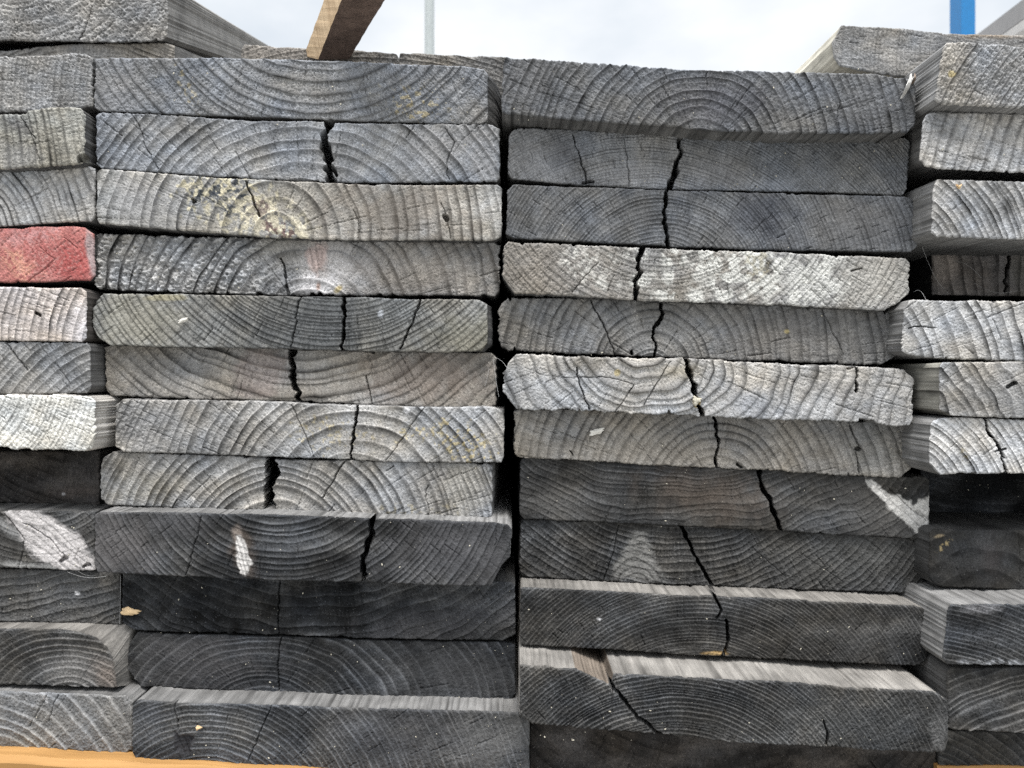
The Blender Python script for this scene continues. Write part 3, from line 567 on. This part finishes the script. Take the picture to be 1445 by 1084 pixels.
B('grey board with kinked chevron rings and a smooth pale left side', 26,
  [(1326,518),(1331,511.5),(1445,511),(1860,511)], [(1328,578),(1345,587),(1445,590),(1860,591)],
  (1185,650), (12,14), g=.235, tint='n', side=.40, stint='y', relief=.5, rough=.14, line=.45, warp=1.6, checks=.5, cracks=[([(1422,546),(1432,541)],4,7),([(1425,550),(1440,570)],1.2)], vp=(712,525))
B('pale striped board with a star-shaped crack running down its end, far right', 23,
  [(1314,600),(1320,591),(1340,589),(1445,592),(1860,593)], [(1313,655),(1320,662),(1328,669.5),(1445,668),(1860,668)],
  (1195,775), (7.5,8), g=.38, tint='n', side=.42, relief=.5, rough=.13, line=.5, checks=.5,
  cracks=[([(1390,590),(1396,612),(1413,637),(1416,656),(1422,668)],3.4,20),([(1405,638),(1420,634)],3),([(1412,641),(1418,647)],2.4)], patches=[((1360,640),(6,14),-40,GOLD,.3,.5,.9,.5,6)], vp=(712,525))
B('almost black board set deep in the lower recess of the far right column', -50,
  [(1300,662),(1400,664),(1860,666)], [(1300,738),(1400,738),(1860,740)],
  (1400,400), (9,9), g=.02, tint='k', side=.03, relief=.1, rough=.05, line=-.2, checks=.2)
B('smooth dark board with blurry dome rings and a faint yellow scuff, at the far right', 4,
  [(1313,752),(1319,746.5),(1445,749),(1860,750)], [(1311,815),(1319,825),(1330,829),(1445,833),(1860,835)],
  (1388,885), (24,22), g=.075, tint='n', side=.14, relief=.12, rough=.06, line=.3, checks=.2, speck=.004,
  patches=[((1333,769),(13,4),-32,(.30,.24,.13),.8,.5,.8,.48,6),((1327,756),(8,2.5),-10,(.25,.2,.13),.6,.5,.8),((1400,790),(20,34),0,(.05,.045,.045),.6,1.)],
  cracks=[([(1438,750),(1440,830)],1.1)])
B('black board with a light frayed rim and pale left side, second from the bottom right', 30,
  [(1338,862),(1343,853.5),(1445,853),(1860,853)], [(1332,931),(1338,938),(1445,939),(1860,940)],
  (1290,1230), (6,6), g=.038, tint='k', side=.38, relief=.3, rough=.15, line=-.9, wear=1.6, checks=.3, vp=(705,525),
  patches=[((1405,936),(60,6),2,(.28,.29,.31),.7,.8,.8,.45,8),((1380,860),(30,6),0,(.2,.2,.21),.6,.8,.8)])
B('charcoal board with wide gently rising rings, beside the right end of the furthest-out board', 26,
  [(1337,948),(1343,942),(1445,942),(1860,942)], [(1338,1028),(1344,1031),(1445,1035),(1860,1037)],
  (1545,1330), (12,11), g=.07, tint='n', side=.2, relief=.45, rough=.14, line=-1.1, checks=.3)
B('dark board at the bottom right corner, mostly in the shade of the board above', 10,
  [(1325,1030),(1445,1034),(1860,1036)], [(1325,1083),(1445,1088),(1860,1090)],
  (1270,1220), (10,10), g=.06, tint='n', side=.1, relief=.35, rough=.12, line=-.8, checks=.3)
B('grey-brown board with a pale yellowish side, lying at the top right below the blue post', -8,
  [(1180,50),(1188,35),(1240,38),(1308,43),(1344,47),(1445,50),(1860,53)], [(1175,60),(1177,80),(1186,93),(1258,108),(1445,118),(1860,122)],
  (1620,100), (5,5.5), g=.175, tint='n', side=.85, stint=(1.08,1.02,.86), relief=.22, rough=.18, line=.2, checks=.3, vp=(722,500),
  patches=[((1400,50),(60,6),2,(.3,.22,.14),.5,.9)])


# ------------------------------------------------------------------ smaller things
def tagged(ob, label, cat, group=None, kind=None):
    if label: ob['label'] = label
    if cat: ob['category'] = cat
    if group: ob['group'] = group
    if kind: ob['kind'] = kind
    return ob
def mesh_obj(name, verts, faces, mat, parent=None, smooth=False):
    verts = [Vector(v) for v in verts]
    me = bpy.data.meshes.new(name)
    if parent is None:
        o3 = Vector((sum(v.x for v in verts) / len(verts), sum(v.y for v in verts) / len(verts), min(v.z for v in verts)))
    else: o3 = parent.location
    me.from_pydata([v - o3 for v in verts], [], faces); me.materials.append(mat); me.validate()
    if smooth:
        for p_ in me.polygons: p_.use_smooth = True
    ob = bpy.data.objects.new(name, me); col.objects.link(ob)
    if parent is None: ob.location = o3
    else: ob.parent = parent
    return ob

# curled splinter on the corner of the top board of the third column: a lifted strip of wood
def strip(name, path, width, thick, mat, parent=None):
    V, F = [], []
    n = len(path)
    for i, (c, wdir) in enumerate(path):
        c = Vector(c); w = Vector(wdir).normalized()
        tdir = (Vector(path[min(i + 1, n - 1)][0]) - Vector(path[max(i - 1, 0)][0])).normalized()
        nn = w.cross(tdir).normalized(); f = math.sin(math.pi * (i + .35) / (n + .1)) * .8 + .2
        for a, b in ((-1, -1), (1, -1), (1, 1), (-1, 1)):
            V.append(c + w * width * .5 * a * f + nn * thick * .5 * b)
    for i in range(n - 1):
        for j in range(4):
            F.append((i * 4 + j, i * 4 + (j + 1) % 4, i * 4 + 4 + (j + 1) % 4, i * 4 + 4 + j))
    F.append((3, 2, 1, 0)); F.append((n * 4 - 4, n * 4 - 3, n * 4 - 2, n * 4 - 1))
    return mesh_obj(name, V, F, mat, parent)
M_SPL = plain('bare_splinter_wood', (.48, .47, .45), .7, 0, 300, .3, .2, (1, 1, .2))
M_SPLD = plain('splinter_underside', (.16, .12, .09), .8, 0, 300, .3)
def sliver(x0, y0, x1, y1, bow, lift, wd, mat, tilt=.2):
    pa = []
    for i in range(12):
        f = i / 11
        pa.append((pt(x0 + (x1 - x0) * f + bow * math.sin(f * 3.1) + random.uniform(-.5, .5), y0 + (y1 - y0) * f, 14.6 + lift * math.sin(f * 2.6) ** 2), (1, tilt + .5 * f, .35)))
    return strip('splinter', pa, wd, .0006, mat, r1)
sp_ob = sliver(1272, 139, 1286, 104, 2.5, 6, .0030, M_SPL); sp_ob['label'] = 'curled white splinter'
sliver(1278, 131, 1292, 106, -2, 4, .0013, M_SPL, .6)
sliver(1287, 119, 1291, 104, 2, 5, .0022, M_SPLD, .9)
sliver(1283, 122, 1287, 108, 1, 3, .0009, M_SPLD, .3)

# ------------------------------------------------------------------ loose stick leaning on the top plank
def fit_prism(name, bottom, top_, mat_side, mat_face, label, cat):
    """four-cornered timber between two end polygons of (x, y, p)"""
    Vb = [pt(*q) for q in bottom]; Vt = [pt(*q) for q in top_]
    n = 26; V = []
    for i in range(n + 1):
        f = i / n
        for j in range(4):
            q = Vb[j].lerp(Vt[j], f)
            q += Vector((random.uniform(-1, 1), random.uniform(-1, 1), 0)) * .00018
            V.append(q)
    F = []
    for i in range(n):
        for j in range(4):
            F.append((i * 4 + j, i * 4 + (j + 1) % 4, i * 4 + 4 + (j + 1) % 4, i * 4 + 4 + j))
    F += [(3, 2, 1, 0), tuple(n * 4 + j for j in range(4))]
    ob = mesh_obj(name, V, F, mat_side); ob.data.materials.append(mat_face)
    for pl in ob.data.polygons[:-2]:
        if pl.index % 4 == 0: pl.material_index = 1
    return tagged(ob, label, cat)
def plank_mat(name, c0, c1, scale=14, along=(1, 1, .06), rough=.8, bump=.4):
    m, nt, b = new_mat(name); N, L = nt.nodes, nt.links
    tc = N.new('ShaderNodeTexCoord'); mp = N.new('ShaderNodeMapping'); mp.inputs['Scale'].default_value = along
    L.new(tc.outputs['Object'], mp.inputs['Vector'])
    n = N.new('ShaderNodeTexNoise'); n.inputs['Scale'].default_value = scale; n.inputs['Detail'].default_value = 5
    n.inputs['Distortion'].default_value = .4
    L.new(mp.outputs['Vector'], n.inputs['Vector'])
    w = N.new('ShaderNodeTexNoise'); w.inputs['Scale'].default_value = scale * 8; w.inputs['Detail'].default_value = 4
    L.new(mp.outputs['Vector'], w.inputs['Vector'])
    mx = N.new('ShaderNodeMath'); mx.operation = 'MULTIPLY_ADD'; mx.inputs[1].default_value = .5
    L.new(w.outputs['Fac'], mx.inputs[0]); 
    m2 = N.new('ShaderNodeMath'); m2.operation = 'MULTIPLY'; m2.inputs[1].default_value = .5
    L.new(n.outputs['Fac'], m2.inputs[0]); L.new(m2.outputs[0], mx.inputs[2])
    r = N.new('ShaderNodeValToRGB'); r.color_ramp.elements[0].position = .36; r.color_ramp.elements[1].position = .64
    r.color_ramp.elements[0].color = (*c0, 1); r.color_ramp.elements[1].color = (*c1, 1)
    L.new(mx.outputs[0], r.inputs['Fac']); L.new(r.outputs['Color'], b.inputs['Base Color'])
    bp = N.new('ShaderNodeBump'); bp.inputs['Strength'].default_value = bump; bp.inputs['Distance'].default_value = .0008
    L.new(mx.outputs[0], bp.inputs['Height']); L.new(bp.outputs['Normal'], b.inputs['Normal'])
    b.inputs['Roughness'].default_value = rough; b.inputs['Specular IOR Level'].default_value = .2
    return m
M_TAN = plank_mat('tan_split_wood', (.42, .29, .17), (.74, .56, .36), 130, (1, 1, .08))
M_DKB = plank_mat('dark_brown_wood', (.065, .045, .037), (.19, .135, .11), 110, (1, 1, .12))
# face polygon order: 0 front-left(mid edge), 1 front-right, 2 back-right, 3 back-left(left edge)
fit_prism('timber_batten', [(449,84,-50),(492,84,-50),(492,82,-85),(429,79,-85)], [(507,-64,72),(582,-64,72),(560,-64,36),(480,-64,36)], M_TAN, M_DKB,
          'short batten with a tan side and dark brown face, leaning up against the sky', 'batten')

# ------------------------------------------------------------------ bearer of new yellow timber under the stack
M_NEW = plank_mat('new_pine', (.22, .115, .036), (.42, .235, .088), 34, (.05, 1, 1), .65, .3)
def box_obj(name, lo, hi, mat, bevel=.002, seg=2):
    bm = bmesh.new(); bmesh.ops.create_cube(bm, size=1)
    for v_ in bm.verts:
        v_.co = Vector([(lo[i] + hi[i]) / 2 + v_.co[i] * (hi[i] - lo[i]) for i in range(3)])
    bmesh.ops.bevel(bm, geom=bm.edges[:], offset=bevel, segments=seg, affect='EDGES', profile=.5)
    o3 = Vector(((lo[0] + hi[0]) / 2, (lo[1] + hi[1]) / 2, lo[2]))
    for v_ in bm.verts: v_.co -= o3
    me = bpy.data.meshes.new(name); bm.to_mesh(me); bm.free(); me.materials.append(mat)
    ob = bpy.data.objects.new(name, me); ob.location = o3; col.objects.link(ob)
    return ob
def tilted_bearer(label, x0, x1, ytop, slope, p_, z_floor=0.0):
    # a squared timber lying across under the boards, sloping with the stack
    V, F = [], []; n = 40
    for i in range(n + 1):
        x = x0 + (x1 - x0) * i / n
        a = pt(x, ytop + slope * x, p_)
        for (dy, dz) in ((0, -.003), (.003, 0), (.085, 0), (.088, -.003), (.088, -.075), (.085, -.078), (.003, -.078), (0, -.075)):
            V.append((a.x, a.y + dy, (a.z + dz + .0004 * math.sin(x * .05)) if dz > -.05 else (.001 if dz < -.076 else .004)))
    for i in range(n):
        for j in range(8):
            F.append((i * 8 + j, i * 8 + 8 + j, i * 8 + 8 + (j + 1) % 8, i * 8 + (j + 1) % 8))
    F += [tuple(range(8)), tuple(n * 8 + j for j in range(7, -1, -1))]
    ob = mesh_obj('timber_bearer', V, F, M_NEW)
    return tagged(ob, label, 'bearer')
tilted_bearer('new yellow pine bearer under the stack, showing along the bottom left edge', -430, 747, 1069, .0555, 25)
tilted_bearer('sliver of orange pine bearer under the bottom right corner board', 1326, 1860, 1066, .0135, 14)

# ------------------------------------------------------------------ loose crumbs, flakes, chips, webs
M_CR = plain('sawdust', (.48, .45, .37), .9, 0, 900, .35)
M_FL = plain('pale_flake', (.62, .60, .55), .8, 0, 700, .25)
M_CH = plain('tan_chip', (.52, .38, .22), .7, 0, 200, .25)
def flake(bm, c, size, flat=.45, seed=None):
    g = bmesh.ops.create_icosphere(bm, subdivisions=1, radius=1)
    a = random.uniform(0, 6.28); el = random.uniform(1, 2.2)
    for v_ in g['verts']:
        q = v_.co.copy(); q *= random.uniform(.7, 1.25)
        x, z, y = q.x * el, q.z, q.y * flat
        v_.co = Vector(c) + Vector((x * math.cos(a) - z * math.sin(a), y, x * math.sin(a) + z * math.cos(a))) * size
dust = [  # x0,x1,y0,y1,p,count  (where flecks have settled on the ends)
    (560,690,110,172,0,46),(430,560,120,165,0,12),(200,330,95,150,0,16),(150,690,175,250,0,26),(420,700,265,335,2,16),(150,690,345,412,-5,22),
    (540,705,590,650,1,26),(400,560,580,640,1,10),(460,690,660,725,-1,10),(200,690,735,815,15,22),(200,720,825,895,1,30),(210,720,910,985,-1,34),(230,740,1005,1080,17,44),
    (720,1280,95,180,14,24),(1000,1270,200,270,-3,40),(730,950,200,265,-3,12),(730,1280,275,350,0,16),(740,1260,440,505,-5,18),(740,1280,515,590,6,12),(740,1280,590,665,-6,26),
    (740,1290,665,745,-9,26),(740,1290,750,830,-12,20),(745,1300,850,930,8,22),(745,1325,975,1050,33,40),(0,130,730,800,2,10),(0,165,815,875,-3,16),(0,180,985,1055,13,12),(1330,1445,70,145,30,8),(1330,1445,170,235,22,8),(1320,1445,675,730,-50,16)]
bm = bmesh.new()
for (x0, x1, y0, y1, p_, n_) in dust:
    for _ in range(n_):
        flake(bm, pt(random.uniform(x0, x1), random.uniform(y0, y1), p_ + .25), random.choice((.00009, .00012, .00016, .00026)) * random.uniform(.8, 1.5))
me = bpy.data.meshes.new('sawdust'); bm.to_mesh(me); bm.free(); me.materials.append(M_CR)
ob = bpy.data.objects.new('sawdust', me); col.objects.link(ob)
tagged(ob, 'pale specks of sawdust stuck to the rough board ends', 'sawdust', None, 'stuff')
def chip(px, py, p_, w, hgt, rot, mat, label, name='wood_chip', cat='wood chip'):
    bm = bmesh.new(); bmesh.ops.create_icosphere(bm, subdivisions=3, radius=1)
    c = pt(px, py, p_ + .6); ca, sa = math.cos(rot), math.sin(rot)
    for v_ in bm.verts:
        q = v_.co; k = 1 + .35 * math.sin(q.x * 5 + q.z * 3) * math.cos(q.z * 4 + px) + random.uniform(-.07, .07)
        x = q.x * w * .5 * S * k; z = q.z * hgt * .5 * S * k * (1 - .35 * q.x); y = q.y * .0012
        v_.co = Vector((x * ca - z * sa, y, x * sa + z * ca))
    me = bpy.data.meshes.new(name); bm.to_mesh(me); bm.free(); me.materials.append(mat)
    ob = bpy.data.objects.new(name, me); ob.location = c; col.objects.link(ob)
    return tagged(ob, label, cat)
chip(184, 863, 2, 25, 10, -.05, M_CH, 'tan leaf-shaped wood chip stuck at the left end of a black board')
chip(280, 1027, 18, 8, 5, .1, M_CH, 'small tan chip beside the dark sunken knot in the lowest board')
chip(843, 609, -5, 22, 8, .35, M_FL, 'forked white flake on the brownish dome-ringed board')
chip(983, 565, 7, 12, 11, .3, M_CR, 'yellow resin-like crumb on the slanting crack of the pale board')
chip(259, 452, 1, 14, 5, .4, M_FL, 'small whitish sliver on the board with an inky middle')
chip(1354, 263, 21, 7, 4, .8, M_CH, 'orange-brown crumb on the boldly striped board at right')
# cobweb strands
M_WEB = plain('cobweb', (.55, .55, .55), .6)
def strands(label, ends, p0):
    V, F = [], []
    for (a, b, sag) in ends:
        n = 14; prev = None
        for i in range(n + 1):
            f = i / n
            c = pt(a[0] + (b[0] - a[0]) * f, a[1] + (b[1] - a[1]) * f + sag * math.sin(math.pi * f), a[2] + (b[2] - a[2]) * f)
            base = len(V)
            for j in range(3):
                V.append(c + Vector((math.cos(j * 2.09), .6 * math.sin(j * 1.7), math.sin(j * 2.09))) * .00006)
            if prev is not None:
                for j in range(3): F.append((prev + j, prev + (j + 1) % 3, base + (j + 1) % 3, base + j))
            prev = base
    ob = mesh_obj('cobweb', V, F, M_WEB)
    return tagged(ob, label, 'cobweb')
strands('loose cobweb threads in the shadowed recess above the pale curved-ring board', [((1290,412,2),(1308,426,14),-8),((1375,400,-36),(1436,410,-20),8),((1300,345,-10),(1340,415,-37),12),((1345,368,-36),(1385,392,-36),-6)], 0)
strands('thin cobweb thread across the gap left of the star-checked board', [((699,505,-6),(718,523,7),-4),((690,520,-7),(684,545,-7),3),((696,507,-7),(704,560,-4),4)], 0)
strands('cobweb threads hanging under the large white knot', [((95,807,3),(150,813,-1),5),((110,806,3),(135,812,-2),3),((170,812,-1),(169,880,-1),1)], 0)
strands('cobweb threads between the batten and the top plank', [((475,18,-20),(448,66,-60),2),((478,30,-20),(462,70,-60),-2),((466,40,-30),(490,60,-50),2),((470,55,-45),(452,72,-60),2)], 0)

# ------------------------------------------------------------------ yard behind
M_BLUE = plain('blue_paint', (.006, .15, .38), .4, 0, 60, .06, .5)
M_GALV = plain('galvanised_steel', (.36, .39, .39), .5, .0, 30, .08)
M_STEEL = plain('grey_purlin_steel', (.20, .19, .185), .5, 0, 20, .12)
M_STEEL2 = plain('light_grey_steel', (.46, .44, .42), .5, 0, 20, .08)
def far(px, py, dist):
    k = dist / D * S
    return Vector(((px - CX) * k, dist - D, (CY - py) * k + ZC))
# blue upright: hollow square section post with a base plate
c0 = far(1357, 0, 3.2); c1 = far(1377, 0, 3.2)
root = bpy.data.objects.new('steel_post', None); root.location = ((c0.x + c1.x) / 2, c0.y, 0); col.objects.link(root)
tagged(root, 'bright blue steel post rising behind the boards at the top right', 'post')
o = box_obj('post_shaft', (c0.x, c0.y, .012), (c1.x, c0.y + .09, 3.4), M_BLUE, .004); o.parent = root; o.location = Vector(o.location) - Vector(root.location)
o = box_obj('base_plate', (c0.x - .06, c0.y - .06, 0), (c1.x + .06, c0.y + .15, .012), M_BLUE, .002); o.parent = root; o.location = Vector(o.location) - Vector(root.location)
# slim grey lamp post far off
c = far(606, 0, 9.0)
bm = bmesh.new(); bmesh.ops.create_cone(bm, cap_ends=True, segments=24, radius1=.062, radius2=.052, depth=9)
for v_ in bm.verts: v_.co.z += 4.5
me = bpy.data.meshes.new('pole'); bm.to_mesh(me); bm.free(); me.materials.append(M_GALV)
ob = bpy.data.objects.new('pole', me); ob.location = (c.x, c.y, 0); col.objects.link(ob)
tagged(ob, 'slim pale grey pole standing far off against the white sky', 'pole')
# grey steel gutter-like beam running back at the top right corner
def beam(name, pts0, pts1, mat, label, cat, parent=None):
    V = pts0 + pts1; n = len(pts0)
    F = [(j, (j + 1) % n, n + (j + 1) % n, n + j) for j in range(n)] + [tuple(range(n))[::-1], tuple(range(n, 2 * n))]
    ob = mesh_obj(name, V, F, mat, parent)
    return tagged(ob, label, cat) if label else ob
br = bpy.data.objects.new('roof_beam', None); br.location = far(1445, 40, 1.5); col.objects.link(br)
tagged(br, 'grey roof beam slanting into the top right corner behind the blue post', 'beam')
b1 = beam('web', [far(1505,-48,1.0),far(1505,-16,1.0),far(1530,-16,1.05),far(1530,-48,1.05)], [far(1372,54,1.9),far(1372,78,1.9),far(1384,78,2.0),far(1384,54,2.0)], M_STEEL, None, None, br)
b2 = beam('flange', [far(1505,-15,1.0),far(1505,0,1.0),far(1580,30,1.0),far(1580,-15,1.0)], [far(1372,79,1.9),far(1372,90,1.9),far(1420,100,1.9),far(1420,79,1.9)], M_STEEL2, None, None, br)
# the yard the stack stands in
M_YARD = plain('yard_concrete', (.24, .235, .22), .9, 0, 3, .15)
me = bpy.data.meshes.new('ground'); R = 400
me.from_pydata([(-R, -R, 0), (R, -R, 0), (R, R, 0), (-R, R, 0)], [], [(0, 1, 2, 3)]); me.materials.append(M_YARD)
ob = bpy.data.objects.new('ground', me); col.objects.link(ob); ob['kind'] = 'structure'; ob['label'] = 'grey concrete yard'

# ------------------------------------------------------------------ sky, sun, camera
w = bpy.data.worlds.new('World'); scene.world = w; w.use_nodes = True
N, L = w.node_tree.nodes, w.node_tree.links
bg = N['Background']
sky = N.new('ShaderNodeTexSky'); sky.sky_type = 'NISHITA'; sky.sun_disc = False
EL, AZ = 68, 181
sky.sun_elevation = math.radians(EL); sky.sun_rotation = math.radians(AZ)
sky.air_density = 1.0; sky.dust_density = 5.0; sky.ozone_density = 1.0; sky.altitude = 50
tc = N.new('ShaderNodeTexCoord')
mp = N.new('ShaderNodeMapping'); mp.inputs['Scale'].default_value = (1, 1, 2.2)
L.new(tc.outputs['Generated'], mp.inputs['Vector'])
cn = N.new('ShaderNodeTexNoise'); cn.inputs['Scale'].default_value = 2.4; cn.inputs['Detail'].default_value = 7; cn.inputs['Roughness'].default_value = .52
L.new(mp.outputs['Vector'], cn.inputs['Vector'])
rp = N.new('ShaderNodeValToRGB'); rp.color_ramp.elements[0].position = .36; rp.color_ramp.elements[1].position = .66
SKC0, SKC1 = (5.9, 6.5, 7.1, 1), (9.3, 9.35, 9.35, 1)
rp.color_ramp.elements[0].color = (.0, 0, 0, 1); rp.color_ramp.elements[1].color = (1, 1, 1, 1)
L.new(cn.outputs['Fac'], rp.inputs['Fac'])
cm = N.new('ShaderNodeMix'); cm.data_type = 'RGBA'
cm.inputs[6].default_value = SKC0; cm.inputs[7].default_value = SKC1
L.new(rp.outputs['Color'], cm.inputs[0])
mx = N.new('ShaderNodeMix'); mx.data_type = 'RGBA'; mx.inputs[0].default_value = .86      # overcast veil over the clear sky
L.new(sky.outputs['Color'], mx.inputs[6]); L.new(cm.outputs[2], mx.inputs[7])
# overcast skies are brighter overhead than near the horizon
sx = N.new('ShaderNodeSeparateXYZ'); L.new(tc.outputs['Generated'], sx.inputs[0])
gr = N.new('ShaderNodeMapRange'); gr.inputs['From Min'].default_value = .50; gr.inputs['From Max'].default_value = 1
gr.inputs['To Min'].default_value = .66; gr.inputs['To Max'].default_value = 3.2
L.new(sx.outputs['Z'], gr.inputs['Value'])
ml = N.new('ShaderNodeVectorMath'); ml.operation = 'SCALE'
L.new(mx.outputs[2], ml.inputs[0]); L.new(gr.outputs['Result'], ml.inputs['Scale'])
L.new(ml.outputs['Vector'], bg.inputs['Color'])
bg.inputs['Strength'].default_value = .10

sd = bpy.data.lights.new('sun', 'SUN'); sd.energy = 1.5; sd.angle = math.radians(18); sd.color = (1, .97, .92)
so = bpy.data.objects.new('sun', sd); col.objects.link(so)
# sky texture azimuth: rotation 0 is +Y, turning toward +X
az, el = math.radians(AZ), math.radians(EL)
dirv = Vector((math.sin(az) * math.cos(el), math.cos(az) * math.cos(el), math.sin(el)))
so.rotation_euler = (-dirv).to_track_quat('-Z', 'Y').to_euler()

cd = bpy.data.cameras.new('camera'); cd.sensor_width = 36; cd.lens = D * 36 / .571
cd.clip_start = .01; cd.clip_end = 2000
cd.dof.use_dof = True; cd.dof.focus_distance = D - .004; cd.dof.aperture_fstop = 16
co = bpy.data.objects.new('camera', cd); co.location = (0, -D, ZC); co.rotation_euler = (math.pi / 2, 0, 0)
col.objects.link(co); scene.camera = co

vs = scene.view_settings
vs.view_transform = 'Standard'; vs.look = 'None'; vs.exposure = 1.0; vs.gamma = 1; vs.use_curve_mapping = False
scene.cycles.max_bounces = 5; scene.cycles.diffuse_bounces = 4
scene.cycles.use_denoising = False
